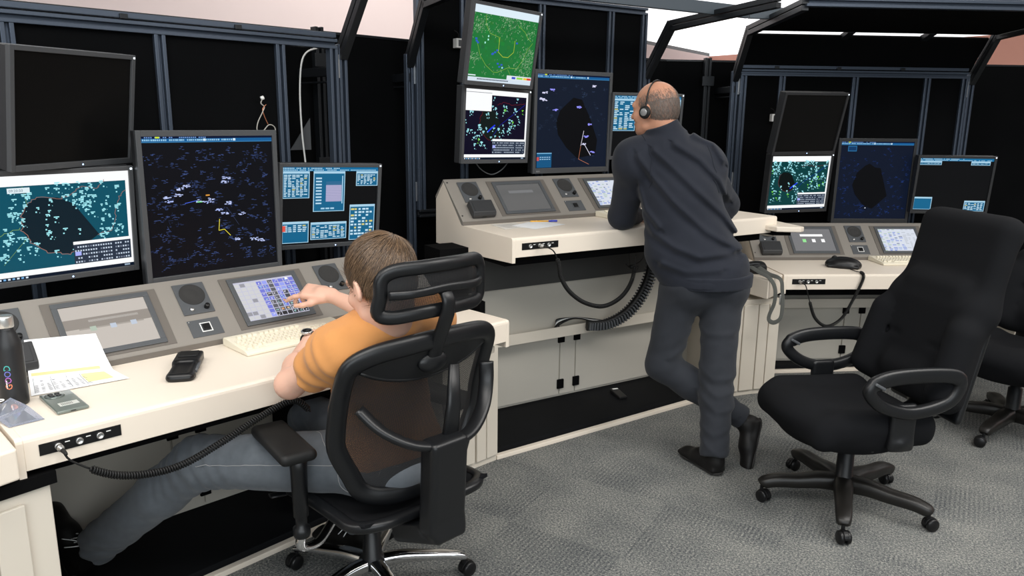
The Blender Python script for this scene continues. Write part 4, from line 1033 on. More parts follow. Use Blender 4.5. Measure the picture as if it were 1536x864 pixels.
SHOE = mat('black_shoe', (.0055, .005, .0048), .5, spec=.3, bump=.2, bscale=500); SOLE = mat('shoe_sole', (.012, .011, .010), .7)
SEAM = mat('pale_thread', (.30, .30, .30), .8)

def head_sdf(bald=False):
    s = SDF()
    s.ell((0, -.012, .030), (.074, .096, .084), k=.02)
    s.ell((0, -.030, -.02), (.066, .068, .06), k=.03)
    s.ell((0, .042, -.030), (.057, .055, .084), k=.03)
    s.ell((0, .046, -.088), (.040, .038, .028), k=.03)
    s.rc((-.045, .02, -.075), (-.012, .068, -.092), .018, .014, .03); s.rc((.045, .02, -.075), (.012, .068, -.092), .018, .014, .03)
    s.rc((-.04, .078, .022), (.04, .078, .022), .010, .010, .02)
    s.rc((0, .090, .012), (0, .112, -.026), .008, .012, .014); s.ell((-.012, .098, -.032), (.008, .010, .007), k=.01); s.ell((.012, .098, -.032), (.008, .010, .007), k=.01)
    for x in (-.031, .031):
        s.ell((x, .096, .002), (.017, .012, .012), k=.012, op='s'); s.ell((x, .078, .002), (.0125, .0125, .0125), k=.004)
        s.ell((x * 1.45, .066, -.028), (.018, .016, .016), k=.02)
    s.ell((0, .094, -.060), (.024, .009, .0055), k=.006); s.ell((0, .092, -.070), (.021, .009, .006), k=.006)
    for x in (-1, 1):
        R = np.array(Matrix.Rotation(.35 * x, 3, 'Z') @ Matrix.Rotation(-.15, 3, 'X'))
        s.ell((x * .078, -.010, -.015), (.009, .020, .032), R, k=.008); s.ell((x * .086, -.006, -.013), (.006, .011, .019), R, k=.006, op='s')
    return s
def frame(o, fwd, up):
    """4x4: +y = fwd, +z = up-ish"""
    f = Vector(fwd).normalized(); r = f.cross(Vector(up)).normalized(); u = r.cross(f)
    m = Matrix((r, f, u)).transposed().to_4x4(); m.translation = Vector(o); return m
def hand_sdf(wrist, d, n, thumb, curl=(.3, .35, .4, .45), tcurl=.3, spread=.06, sc=1.0, lift=(0, 0, 0, 0)):
    """d: wrist to knuckles, n: out of the back of the hand, thumb: +1/-1 side (d x n)"""
    d = Vector(d).normalized(); n = Vector(n); n = (n - d * n.dot(d)).normalized(); t = d.cross(n) * thumb; w = Vector(wrist); s = SDF()
    P = lambda a, b, c: tuple(w + (d * a + t * b + n * c) * sc)
    s.rc(P(-.01, 0, 0), P(.03, .002, 0), .026 * sc, .026 * sc, .015, flat=(tuple(t), 1.12))
    R = np.array(Matrix((d, t, n)).transposed())
    s.box(P(.055, .0, .001), (.044 * sc, .040 * sc, .0135 * sc), .012 * sc, R, k=.018)
    s.ell(P(.035, .022, -.008), (.034 * sc, .018 * sc, .015 * sc), R, k=.015)
    for i, (b, L, r) in enumerate(((.029, .074, .0088), (.0095, .082, .009), (-.0105, .076, .0086), (-.029, .058, .0075))):
        base = Vector((.094 - abs(b - .005) * .18, b, .0)); ang = spread * (b / .01) * .35; c = curl[i]; seg = (L * .45, L * .30, L * .25)
        p = base; a = lift[i]; q = [P(*p)]
        for k, l in enumerate(seg):
            a += c * (1.0, 1.15, .8)[k]; p = p + Vector((math.cos(a) * math.cos(ang), math.sin(ang) * math.cos(a), -math.sin(a))) * l; q.append(P(*p))
        s.rc(P(base.x - .03, base.y * .95, .003), q[0], r * 1.05 * sc, r * 1.12 * sc, .010)
        for k in range(3): s.rc(q[k], q[k + 1], r * (1.1 - .1 * k) * sc, r * (1.0 - .12 * k) * sc, .003)
    tb = Vector((.022, .026, -.006)); a1 = .75 - tcurl * .3; q = [P(*tb)]; p = tb; down = tcurl * .5
    for k, l in enumerate((.040, .032, .026)):
        p = p + Vector((math.cos(a1), math.sin(a1), -down)).normalized() * l; a1 -= tcurl * .6; q.append(P(*p))
    for k in range(3): s.rc(q[k], q[k + 1], (.0135 - .002 * k) * sc, (.0115 - .002 * k) * sc, .008)
    return s
def strands(name, pts, nrm, dirf, n, length, width, m, parent, seed=0, lift=.25, segs=4, keep=None, jitter=.25, cols=((.045, .026, .014), (.21, .128, .070))):
    rd = random.Random(seed); mb = MB(); cnt = 0; tries = 0
    while cnt < n and tries < n * 6:
        tries += 1; i = rd.randrange(len(pts)); p = Vector(pts[i]); N = Vector(nrm[i])
        if keep and rd.random() > keep(p): continue
        d = Vector(dirf(p)); d = d - N * d.dot(N)
        if d.length < 1e-4: continue
        d = d.normalized(); sd = N.cross(d); d = (d + sd * rd.gauss(0, jitter)).normalized(); L = length * rd.uniform(.65, 1.25); wv = rd.uniform(-.5, .5)
        prev = None; row = []
        for k in range(segs + 1):
            t = k / segs; q = p + d * L * t + N * (L * lift * t * (1.1 - t) + rd.uniform(0, .0008)) + sd * (L * .12 * wv * t * t) - N * (L * L * 4.2 * t * t * .55)
            w = width * (1 - .75 * t); row.append((q - sd * w / 2, q + N * w * .35, q + sd * w / 2))
        vs = [v for r in row for v in r]; fs = []
        for k in range(segs):
            a = 3 * k; fs += [(a, a + 1, a + 4, a + 3), (a + 1, a + 2, a + 5, a + 4)]
        q_ = rd.random() ** 1.4; mb.add(vs, fs, True, tuple(a_ + (b_ - a_) * q_ for a_, b_ in zip(*cols))); cnt += 1
    return mb.build(name, m, parent, fix=False)
def vnormals(V, Q):
    n = np.cross(V[Q[:, 2]] - V[Q[:, 0]], V[Q[:, 3]] - V[Q[:, 1]]); N = np.zeros_like(V)
    for k in range(4): np.add.at(N, Q[:, k], n)
    return N / np.maximum(np.linalg.norm(N, axis=1), 1e-9)[:, None]
def strand_mat(name):
    m = bpy.data.materials.new(name); m.use_nodes = True; nt = m.node_tree; bs = nt.nodes['Principled BSDF']
    at = nt.nodes.new('ShaderNodeAttribute'); at.attribute_name = 'pix'; nt.links.new(at.outputs['Color'], bs.inputs['Base Color'])
    bs.inputs['Roughness'].default_value = .4; bs.inputs['Specular IOR Level'].default_value = .5; return m
def hair_mat(name, a, b):
    m = bpy.data.materials.new(name); m.use_nodes = True; nt = m.node_tree; bs = nt.nodes['Principled BSDF']; L = nt.links.new
    tc = nt.nodes.new('ShaderNodeTexCoord'); n = nt.nodes.new('ShaderNodeTexNoise'); n.inputs['Scale'].default_value = 40; n.inputs['Detail'].default_value = 4; L(tc.outputs['Object'], n.inputs['Vector'])
    r = nt.nodes.new('ShaderNodeMapRange'); r.inputs['From Min'].default_value = .35; r.inputs['From Max'].default_value = .65; L(n.outputs['Fac'], r.inputs['Value'])
    mx = nt.nodes.new('ShaderNodeMix'); mx.data_type = 'RGBA'; mx.inputs['A'].default_value = (*a, 1); mx.inputs['B'].default_value = (*b, 1); L(r.outputs[0], mx.inputs['Factor'])
    L(mx.outputs['Result'], bs.inputs['Base Color']); bs.inputs['Roughness'].default_value = .42; bs.inputs['Specular IOR Level'].default_value = .45
    return m

def make_shoe(ankle, fwd, up, parent, org, laces=False, sc=1.0):
    f = Vector(fwd).normalized(); u = Vector(up); u = (u - f * u.dot(f)).normalized(); o = Vector(ankle) - u * .095 * sc - f * .045 * sc
    M = frame(o, f, u) @ Matrix.Scale(sc, 4); z = SDF(); X = (0, 0, 1)
    z.ell((0, .048, .050), (.036, .046, .052), k=.02); z.rc((0, .05, .055), (0, .15, .046), .036, .036, .03); z.rc((0, .14, .040), (0, .235, .030), .041, .036, .03, flat=(X, .72))
    z.rc((0, .045, .07), (0, .040, .105), .036, .038, .02); z.box((0, .145, .022), (.038, .13, .010), .008, k=.02)
    sh = sdf_obj('shoe', z.xf(M), SHOE, parent, org, h=.004)
    so = SDF(); so.rc((0, .042, .010), (0, .12, .010), .040, .036, .01, flat=(X, .28)); so.rc((0, .12, .010), (0, .225, .010), .036, .044, .01, flat=(X, .25)); sdf_obj('sole', so.xf(M), SOLE, sh, org, h=.004)
    if laces:
        lc = MB(); T = lambda x, y, z_: (M @ Vector((x, y, z_))) - org
        for k in range(6):
            y = .085 + .016 * k; h = .094 - .0045 * k; w = .022
            lc.tube([T(-w, y, h - .012), T(0, y + .008, h), T(w, y + .016, h - .012)], .0021, 6); lc.tube([T(w, y, h - .012), T(0, y + .008, h + .001), T(-w, y + .016, h - .012)], .0021, 6)
        for s_ in (-1, 1): lc.tube(smooth_path([T(0, .082, .096), T(s_ * .02, .075, .112), T(s_ * .042, .085, .098), T(s_ * .050, .10, .070)], 5), .002, 6); lc.tube(smooth_path([T(0, .082, .096), T(s_ * .03, .10, .104), T(s_ * .045, .13, .07)], 5), .0018, 6)
        lc.build('laces', PAPER, sh)
    return sh
def surf(o):
    from mathutils.bvhtree import BVHTree
    me = o.data; return BVHTree.FromPolygons([v.co.copy() for v in me.vertices], [tuple(p.vertices) for p in me.polygons])
def seam_on(tree, pts, name, m, parent, r=.0012):
    out = []
    for p in smooth_path(pts, 8):
        c, n, i, d = tree.find_nearest(p)
        if c is not None: out.append(c + n * r * .5)
    return MB().tube(out, r, 6).build(name, m, parent)
# ---- seated man ------------------------------------------------
def wl(u, v, z): return W('L', u, v, z)
def seated():
    org = wl(.985, -.30, .50)
    H = frame(wl(.885, -.385, 1.165), (-math.sin(math.radians(44)) * .92, math.cos(math.radians(44)) * .92, -.38), (0, 0, 1)); H2 = H @ Matrix.Scale(1.12, 4)
    lsh, rsh = wl(.765, -.345, .965), wl(1.155, -.275, .985); lel, rel = wl(.705, -.150, .830), wl(1.235, .03, .895)
    lwr, rwr = wl(.935, .100, .880), wl(1.150, .335, .962)
    chest, belly, pelvis, neck = wl(.940, -.300, .86), wl(.965, -.255, .70), wl(.985, -.245, .575), wl(.915, -.370, 1.03)
    b = SDF(); b.join(head_sdf().xf(H2))
    hn = H2 @ Vector((0, -.035, -.075)); b.rc(hn, neck, .060, .066, .03); b.rc(neck, chest, .07, .10, .05)
    ax = tuple(wl(1, 0, 0) - wl(0, 0, 0))
    b.rc(chest, belly, .095, .095, .04, flat=(ax, 1.35)); b.rc(lsh, rsh, .045, .045, .05)
    b.chain([lsh, lel], [.050, .043], .02); b.rc(lel, lel.lerp(lwr, .35), .043, .046, .02); b.rc(lel.lerp(lwr, .35), lwr, .046, .029, .02, flat=((0, 0, 1), .85))
    b.chain([rsh, rel], [.050, .041], .02); b.rc(rel, rel.lerp(rwr, .35), .041, .044, .02); b.rc(rel.lerp(rwr, .35), rwr, .044, .027, .02, flat=((0, 0, 1), .85))
    e1 = wl(1, 0, 0) - wl(0, 0, 0); e2 = wl(0, 1, 0) - wl(0, 0, 0); Zv = Vector((0, 0, 1))
    # right hand over the touchscreen, first finger out, left hand resting beside the keyboard
    b.join(hand_sdf(rwr, (e1 * -.62 + e2 * .74 + Zv * .12), Zv * .85 - e2 * .25 + e1 * -.25, -1, curl=(.28, .48, .60, .68), tcurl=.45, sc=1.04, lift=(-.02, .22, .35, .4)))
    b.join(hand_sdf(lwr, (e1 * .72 + e2 * .66 + Zv * -.16), Zv - e1 * .15, 1, curl=(.26, .28, .32, .36), tcurl=.4, sc=1.04))
    body = sdf_obj('person', b, SKIN1, None, org, h=.0036, smooth=1)
    tag(body, 'seated person in an orange t-shirt and grey jeans, one hand reaching to the touchscreen', 'person')
    # hair
    cap = SDF(); cap.ell((0, -.020, .040), (.081, .100, .086), k=.02, clip=[((0, .062, .03), (0, .85, -.53))]); cap.ell((0, -.046, -.010), (.070, .062, .070), k=.03, clip=[((0, 0, -.068), (0, -.25, -1))])
    pass
    for x in (-1, 1): cap.ell((x * .088, .012, -.028), (.026, .032, .040), k=.01, op='s')
    capx = cap.xf(H2); HB = hair_mat('brown_hair', (.040, .023, .013), (.08, .048, .028)); HB2 = strand_mat('brown_hair_strands')
    V, Q = capx.mesh(.005, None, 1); N = vnormals(V, Q)
    hair = sdf_obj('hair', capx, HB, body, org, h=.005, disp=lambda P: noise3(P, 240, 3) * .0012); 
    Hi = H2.inverted(); wh = Vector((.018, -.072, .095))
    def comb(p):
        q = Hi @ (p + 0 * p); d = q - wh; a = math.atan2(d.x, d.y)
        v = Vector((d.x + .35 * d.y, d.y - .35 * d.x, d.z)); v = v.normalized() + Vector((0, .25, -.25)) * (1 if q.z < .05 else .2)
        return (H2.to_3x3() @ v)
    Vl = V; st = strands('strands', [Vector(v) for v in Vl], N, comb, 9000, .050, .0022, HB2, hair, 4, .18, keep=lambda p: 1.0 if (Hi @ p).z > -.02 else .35, jitter=.17)
    st.data.transform(Matrix.Translation(-org)); 
    # t-shirt
    s = SDF()
    s.rc(chest, belly, .112, .116, .05, flat=(ax, 1.46)); s.rc(belly, pelvis + e2 * -.035 + Vector((0, 0, .0)), .122, .140, .04, flat=(ax, 1.36), clip=[(tuple(pelvis + Vector((0, 0, -.050))), (0, 0, -1))])
    s.rc(neck + (lsh - neck) * .25, lsh, .078, .066, .05); s.rc(neck + (rsh - neck) * .25, rsh, .078, .066, .05); s.rc(lsh, rsh, .085, .085, .06)
    s.rc(neck.lerp(chest, .25), chest, .072, .11, .04)
    ld = (lel - lsh).normalized(); rd_ = (rel - rsh).normalized()
    s.rc(lsh, lel, .070, .064, .03, clip=[(tuple(lsh.lerp(lel, .60)), tuple(ld))]); s.rc(rsh, rel, .070, .066, .03, clip=[(tuple(rsh.lerp(rel, .62)), tuple(rd_))])
    s.rc(neck + e1 * .0 + Vector((0, 0, .0)), neck + Vector((0, 0, .045)), .082, .076, .04, clip=[(tuple(neck + Vector((0, 0, .042))), (-.2, -.1, 1))]); s.ell(neck + e2 * .03 + Vector((0, 0, .085)), (.066, .066, .060), k=.010, op='s')
    s.rc(chest + e1 * -.02 + e2 * -.03, belly + e2 * -.02, .10, .10, .05)
    def wrinkle(P):
        q = np.linalg.norm(P - np.array(lsh.lerp(lel, .35)), axis=1); t = (P - np.array(lsh)) @ np.array(ld)
        w = np.exp(-(q / .14) ** 2); n_ = noise3(P, 26, 5)
        f = np.sin((t * 1.0 + .35 * (P @ np.array(e1))) * 120 + 2.5 * n_) * .0052 * w
        c = np.linalg.norm(P - np.array(chest), axis=1); g = noise3(P * np.array([1, 1, 2.2]), 24, 8) * .0050 * np.exp(-(c / .35) ** 4)
        return f + g
    shirt = sdf_obj('t_shirt', s, ORANGE, body, org, h=.005, disp=wrinkle, smooth=1)
    # jeans
    j = SDF(); lh, rh = wl(.895, -.245, .545), wl(1.075, -.245, .545); lk, rk = wl(.520, .130, .535), wl(.985, .215, .525); la, ra = wl(.300, .520, .165), wl(1.09, .06, .13)
    j.rc(pelvis + Vector((0, 0, -.02)), pelvis + Vector((0, 0, .08)), .120, .118, .05, flat=(ax, 1.36), clip=[(tuple(pelvis + Vector((0, 0, .085))), (0, 0, 1))])
    j.ell(wl(.985, -.315, .525), (.188, .145, .085), np.array(Matrix.Rotation(ST['L'][2], 3, 'Z')), k=.05)
    for a, k_, c in ((lh, lk, la), (rh, rk, ra)):
        j.rc(a, k_, .104, .084, .05); j.rc(k_, k_.lerp(c, .35), .082, .080, .03); j.rc(k_.lerp(c, .35), c, .080, .070, .03, clip=[(tuple(c + (c - k_).normalized() * .015), tuple((c - k_).normalized()))])
    def jw(P):
        o = np.zeros(len(P))
        for K, ax1, ax2 in ((lk, lh, la), (rk, rh, ra)):
            q = np.linalg.norm(P - np.array(K), axis=1); d1 = np.array((ax2 - ax1).normalized()); t = (P - np.array(K)) @ d1
            o += np.sin(t * 150 + 3 * noise3(P, 18, 2)) * .005 * np.exp(-(q / .13) ** 2)
        q = np.linalg.norm(P - np.array(la), axis=1); o += np.sin((P[:, 2] * 1.0 + .5 * noise3(P, 20, 9) * .03) * 130) * .005 * np.exp(-(q / .14) ** 2)
        return o + noise3(P, 30, 11) * .0028
    jeans = sdf_obj('jeans', j, JEAN, body, org, h=.006, disp=jw)
    # stitched seams laid on the cloth
    jm = surf(jeans)
    o2 = (-(e1 + e2 * 1.1)).normalized()
    seam_on(jm, [lh.lerp(lk, t) + o2 * .11 + Zv * .035 - org for t in (-.25, 0, .2, .4, .6, .8, .95)], 'side_seam', SEAM, jeans, .0011)
    pc = wl(.835, -.33, .585) - org; f1_ = (lk - lh).normalized()
    seam_on(jm, [pc + f1_ * .075 + Zv * .055, pc + f1_ * .060 - Zv * .065, pc - f1_ * .005 - Zv * .085, pc - f1_ * .060 - Zv * .055, pc - f1_ * .065 + Zv * .05], 'pocket_seam', SEAM, jeans, .0010)
    seam_on(jm, [pc + f1_ * .075 + Zv * .055, pc + Zv * .052, pc - f1_ * .065 + Zv * .05], 'pocket_seam', SEAM, jeans, .0010)
    seam_on(jm, [wl(.80, -.13, .66) - org, wl(.80, -.17, .625) - org, wl(.79, -.22, .61) - org, wl(.80, -.27, .60) - org], 'pocket_seam', SEAM, jeans, .0010)
    # shoes with pale laces
    make_shoe(wl(.275, .548, .125), wl(.232, .70, .225) - wl(.262, .555, .055), lk - la, body, org, True, 1.06)
    make_shoe(wl(1.09, .06, .10), wl(1.03, .25, 0) - wl(1.09, .06, 0), (0, 0, 1), body, org, True)
    return body, lwr, (lel - lwr).normalized(), org
body1, LWR, LDIR, ORG1 = seated()
# wristwatch on the left wrist
wc = LWR + LDIR * .022; wt = empty('wristwatch', wc, 0, 'black wristwatch with steel case on the left wrist of the seated man', 'watch')
fm = frame((0, 0, 0), -LDIR, (0, 0, 1))
MB().tube([fm @ Vector((.0350 * math.cos(a), 0, .0315 * math.sin(a))) for a in [2 * PI * k / 28 for k in range(28)]], (.0035, .010), 8, True, up=tuple(-LDIR)).build('strap', RUB, wt)
fz = frame(fm @ Vector((-.012, 0, .033)), -LDIR, (0, 0, 1))
cs = MB().lathe([(.020, -.004), (.0205, .004), (.018, .007), (.0165, .0062), (.0001, .006)], (0, 0, 0), 28).build('case', STEEL, wt); cs.matrix_local = fz
MB().lathe([(.0001, .0068), (.0155, .0066)], (0, 0, 0), 24).build('dial', BLK, cs)

# ---- standing man -----------------------------------------------
def wm(u, v, z): return W('M', u, v, z)
FOLDS = [[(0.332, 1.487), (0.439, 1.385), (0.584, 1.277), (0.804, 1.142), (1.027, 1.052)], [(0.431, 1.513), (0.552, 1.44), (0.724, 1.331), (0.906, 1.214), (1.005, 1.129)],
         [(0.374, 1.214), (0.456, 1.135), (0.6, 1.073), (0.771, 1.028), (0.991, 1.042)], [(0.564, 1.541), (0.733, 1.465), (0.869, 1.371), (0.945, 1.275)],
         [(0.681, 1.583), (0.81, 1.539), (0.882, 1.462)], [(0.348, 1.331), (0.391, 1.242), (0.493, 1.163)], [(0.524, 0.994), (0.692, 0.953), (0.909, 0.965)]]
LEGF = [[(0.477, 0.535), (0.555, 0.569), (0.656, 0.601)], [(0.664, 0.503), (0.776, 0.451), (0.933, 0.457)], [(0.689, 0.369), (0.812, 0.305), (0.961, 0.317)], [(0.691, 0.434), (0.805, 0.38), (0.939, 0.396)],
        [(0.737, 0.158), (0.854, 0.105), (0.968, 0.125)], [(0.627, 0.699), (0.714, 0.655), (0.889, 0.663)], [(0.70, 0.23), (0.80, 0.20), (0.95, 0.235)]]
def fold_disp(P, folds, vref, k, amp, sig):
    """folds of the cloth, laid on its back side: profile across polylines given in (u, z)"""
    x, y, t, _ = ST['M']; dx, dy = P[:, 0] - x, P[:, 1] - y
    u = dx * math.cos(t) + dy * math.sin(t); v = -dx * math.sin(t) + dy * math.cos(t)
    U_ = u - k * (v - vref); Z_ = P[:, 2] + .05 * (v - vref); o = np.zeros(len(P))
    for f in folds:
        best = np.full(len(P), 1e9); sgn = np.zeros(len(P))
        for (a, b), (c, d) in zip(f, f[1:]):
            ab = np.array((c - a, d - b)); L2 = ab @ ab; tt = np.clip(((U_ - a) * ab[0] + (Z_ - b) * ab[1]) / L2, 0, 1)
            ex, ez = U_ - a - tt * ab[0], Z_ - b - tt * ab[1]; q = np.hypot(ex, ez); m = q < best; best[m] = q[m]; sgn[m] = ((ab[0] * ez - ab[1] * ex) / math.sqrt(L2))[m]
        o += amp * (np.exp(-(best / sig) ** 2) - .8 * np.exp(-((best - sig * 2.0) / (sig * 1.2)) ** 2) * (sgn < 0))
    return o
def standing():
    org = wm(.80, -.50, 0)
    ha = math.radians(48); H = frame(wm(.668, -.175, 1.692), (-math.sin(ha), math.cos(ha), -.10), (0, 0, 1)); H2 = H @ Matrix.Scale(1.06, 4)
    neck, chest, waist, pelvis = wm(.715, -.235, 1.520), wm(.775, -.265, 1.31), wm(.815, -.325, 1.05), wm(.86, -.375, .92)
    lsh, rsh = wm(.590, -.140, 1.450), wm(.885, -.295, 1.425); lel, rel = wm(.655, .01, 1.168), wm(1.215, -.150, 1.215); lwr, rwr = wm(.885, .165, 1.142), wm(1.13, .075, 1.150)
    ax = tuple((rsh - lsh).normalized())
    b = SDF(); b.join(head_sdf().xf(H2)); b.rc(H2 @ Vector((0, -.035, -.07)), neck, .064, .072, .03); b.rc(neck, chest, .07, .11, .05); b.rc(chest, waist, .10, .10, .04, flat=(ax, 1.3)); b.rc(waist, pelvis, .10, .10, .04)
    b.rc(lsh, rsh, .045, .045, .05); b.chain([lsh, lel, lwr], [.048, .042, .028], .02); b.chain([rsh, rel, rwr], [.048, .042, .028], .02)
    e1 = wm(1, 0, 0) - wm(0, 0, 0); e2 = wm(0, 1, 0) - wm(0, 0, 0); Zv = Vector((0, 0, 1))
    b.join(hand_sdf(lwr, e1 * .9 + e2 * .3 - Zv * .06, Zv, 1, curl=(.3, .33, .36, .4), tcurl=.4)); b.join(hand_sdf(rwr, e1 * -.7 + e2 * .6 - Zv * .1, Zv, -1, curl=(.3, .33, .36, .4), tcurl=.4))
    body = sdf_obj('person', b, SKIN2, None, org, h=.0040, smooth=1)
    tag(body, 'standing person in a navy fleece and dark trousers leaning on the raised desk', 'person')
    # short grey hair round a bald crown
    cap = SDF(); cap.ell((0, -.016, .022), (.0765, .0980, .086), k=.02, clip=[((0, -.04, .080), (0, .30, .95)), ((0, .055, 0), (0, 1, .15))]); cap.ell((0, -.042, -.025), (.069, .064, .062), k=.03, clip=[((0, 0, -.072), (0, -.2, -1))])
    for x in (-1, 1): cap.ell((x * .088, .016, -.030), (.024, .034, .040), k=.008, op='s')
    capx = cap.xf(H2); V, Q = capx.mesh(.005, None, 1); N = vnormals(V, Q)
    GH = strand_mat('grey_hair'); Hi = H2.inverted()
    cap2 = SDF(); cap2.ell((0, -.016, .022), (.0762, .0975, .086), k=.02, clip=[((0, -.04, .028), (0, .12, 1)), ((0, .045, 0), (0, 1, .15))]); cap2.ell((0, -.042, -.025), (.0685, .0635, .062), k=.03, clip=[((0, 0, -.070), (0, -.2, -1))])
    for x in (-1, 1): cap2.ell((x * .088, .016, -.030), (.024, .034, .040), k=.008, op='s')
    hb = sdf_obj('hair', cap2.xf(H2), mat('cropped_hair', (.20, .12, .088), .7, bump=.6, bscale=900), body, org, h=.005)
    st = strands('strands', [Vector(v) for v in V], N, lambda p: H2.to_3x3() @ Vector(((Hi @ p).x * 2, -.3, -1)), 11000, .012, .0012, GH, hb, 9, .35, 2, cols=((.045, .034, .028), (.20, .165, .14)), keep=lambda p: max(.0, min(1, (.095 - (Hi @ p).z) / .07)) ** 1.3)
    st.data.transform(Matrix.Translation(-org))
    # fleece
    s = SDF(); up_b = (neck - waist).normalized()
    wz = waist - e1 * .022; bk0 = -(e2 * .85 + e1 * .25).normalized() * .018; s.rc(chest, wz, .148, .152, .06, flat=(ax, 1.36)); s.rc(wz, pelvis + bk0 + Vector((0, 0, -.01)), .152, .162, .04, flat=(ax, 1.34), clip=[(tuple(pelvis + Vector((0, 0, -.045))), (0, .0, -1))])
    s.rc(lsh, rsh, .090, .088, .07); s.rc(neck + Vector((0, 0, -.03)), chest, .100, .145, .07); s.rc(neck.lerp(lsh, .2) + Vector((0, 0, -.01)), lsh, .085, .080, .08); s.rc(neck.lerp(rsh, .2) + Vector((0, 0, -.01)), rsh, .085, .080, .08)
    s.rc(lsh, lel, .080, .068, .05); s.rc(lel, lwr, .064, .046, .03, clip=[(tuple(lwr.lerp(lel, .06)), tuple((lwr - lel).normalized()))])
    s.rc(rsh, rel, .080, .068, .05); s.rc(rel, rwr, .062, .046, .03, clip=[(tuple(rwr.lerp(rel, .06)), tuple((rwr - rel).normalized()))])
    cu = H2 @ Vector((0, -.034, -.080))
    s.rc(neck + Vector((0, 0, .015)), cu, .089, .079, .012, clip=[(tuple(cu + Vector((0, 0, .012))), tuple((cu - neck).normalized()))])
    def fw(P):
        t = P[:, 2]; amp = np.clip((t - .9) / .1, 0, 1)
        return fold_disp(P, FOLDS, -.42, 1.05, .0100, .016) * amp + noise3(P * np.array([1, 1, 1.5]), 16, 21) * .0045 * amp + noise3(P, 45, 22) * .0012
    fl = sdf_obj('fleece', s, NAVY, body, org, h=.006, disp=fw)
    # collar seam, hem band
    hemb = SDF(); hemb.rc(pelvis + bk0 + Vector((0, 0, .02)), pelvis + bk0 + Vector((0, 0, -.03)), .1640, .1625, .01, flat=(ax, 1.34), clip=[(tuple(pelvis + Vector((0, 0, -.052))), (0, 0, -1)), (tuple(pelvis + Vector((0, 0, .012))), (0, 0, 1))])
    sdf_obj('hem_band', hemb, NAVY, fl, org, h=.006)
    # trousers
    j = SDF(); lh, rh = wm(.765, -.325, .885), wm(.940, -.415, .885); lk, rk = wm(.700, -.285, .465), wm(.853, -.500, .470); la, ra = wm(.985, -.545, .225), wm(.772, -.590, .105)
    j.rc(pelvis + Vector((0, 0, .03)), pelvis + Vector((0, 0, -.06)), .132, .136, .05, flat=(ax, 1.28)); bk = -(e2 * .85 + e1 * .25).normalized()
    j.ell(lh + bk * .045 + Vector((0, 0, -.02)), (.105, .105, .105), k=.05); j.ell(rh + bk * .045 + Vector((0, 0, -.02)), (.105, .105, .105), k=.05)
    for a, k_, c, r3 in ((lh, lk, la, .060), (rh, rk, ra, .066)):
        j.rc(a, k_, .106, .080, .03); j.rc(k_, k_.lerp(c, .35), .079, .076, .03); j.rc(k_.lerp(c, .35), c, .076, r3, .03, clip=[(tuple(c + (c - k_).normalized() * .02), tuple((c - k_).normalized()))])
    def tw(P): return fold_disp(P, LEGF, -.55, 1.05, .0036, .014) + noise3(P * np.array([1, 1, 2.0]), 22, 31) * .0035 + noise3(P, 50, 32) * .001
    tr = sdf_obj('trousers', j, TROU, body, org, h=.006, disp=tw)
    make_shoe(wm(.772, -.600, .100), Vector((.895 - 1.003, .22, 0)), (0, 0, 1), body, org, False, 1.02)
    make_shoe(wm(.985, -.555, .200), e1 * -.36 - e2 * .14 - Zv * .92, e1 * -.85 + e2 * .45, body, org, False, 1.02)
    tm = surf(tr)
    for pts in ([(.755, -.60, .905), (.80, -.60, .935), (.86, -.62, .960)], [(.760, -.60, .892), (.81, -.60, .922), (.865, -.62, .947)], [(.98, -.60, .955), (1.02, -.58, .968), (1.06, -.55, .975)], [(.985, -.60, .942), (1.025, -.58, .955), (1.065, -.55, .962)]):
        seam_on(tm, [wm(*p) - org for p in pts], 'pocket_seam', mat('dark_thread', (.012, .013, .016), .9), tr, .0016)
    fm_ = surf(fl)
    seam_on(fm_, [lsh + Vector((.03, -.02, .10)) - org, lsh + Vector((.06, -.09, .04)) - org, lsh + Vector((.055, -.12, -.04)) - org, lsh + Vector((.05, -.10, -.12)) - org], 'sleeve_seam', NAVY, fl, .0022)
    seam_on(fm_, [rsh + Vector((-.01, .02, .10)) - org, rsh + Vector((.0, -.08, .05)) - org, rsh + Vector((.02, -.11, -.04)) - org, rsh + Vector((.03, -.10, -.12)) - org], 'sleeve_seam', NAVY, fl, .0022)
    return body, H2, org
body2, HM2, ORG2 = standing()
# headset worn by the standing man
hp = HM2 @ Vector((0, 0, .0)); hs = empty('headset', hp, 0, 'thin black telephone headset on the head of the standing man', 'headset')
def hl(x, y, z): return (HM2 @ Vector((x, y, z))) - hp
arch = [hl(.083 * math.cos(a), -.006 - .012 * math.sin(a), -.018 + (.136 if True else 0) * max(0, math.sin(a)) ** .8) for a in [PI * k / 20 for k in range(21)]]
MB().tube(arch, (.0035, .0055), 8).build('headband', BLK, hs)
ex = HM2.to_3x3() @ Vector((1, 0, 0)); 
for s_ in (-1, 1):
    R_ = ex.normalized() * s_; q = Vector((0, 0, 1)).rotation_difference(R_).to_matrix().to_4x4(); q.translation = hl(s_ * .086, -.006, -.018)
    cshn = MB().lathe([(.001, -.004), (.026, -.003), (.030, .004), (.028, .012), (.018, .016), (.001, .016)], (0, 0, 0), 28).build('ear_cushion', RUB, hs); cshn.matrix_local = q
    MB().lathe([(.0175, .014), (.017, .0185), (.013, .020), (.001, .020)], (0, 0, 0), 24).build('speaker_cap', mat('headset_grey', (.28, .28, .28), .35, metal=.4), cshn)
    MB().tube([Vector((0, 0, .016)), Vector((0, .0, .018))], .004, 6).build('pivot', BLK, cshn)

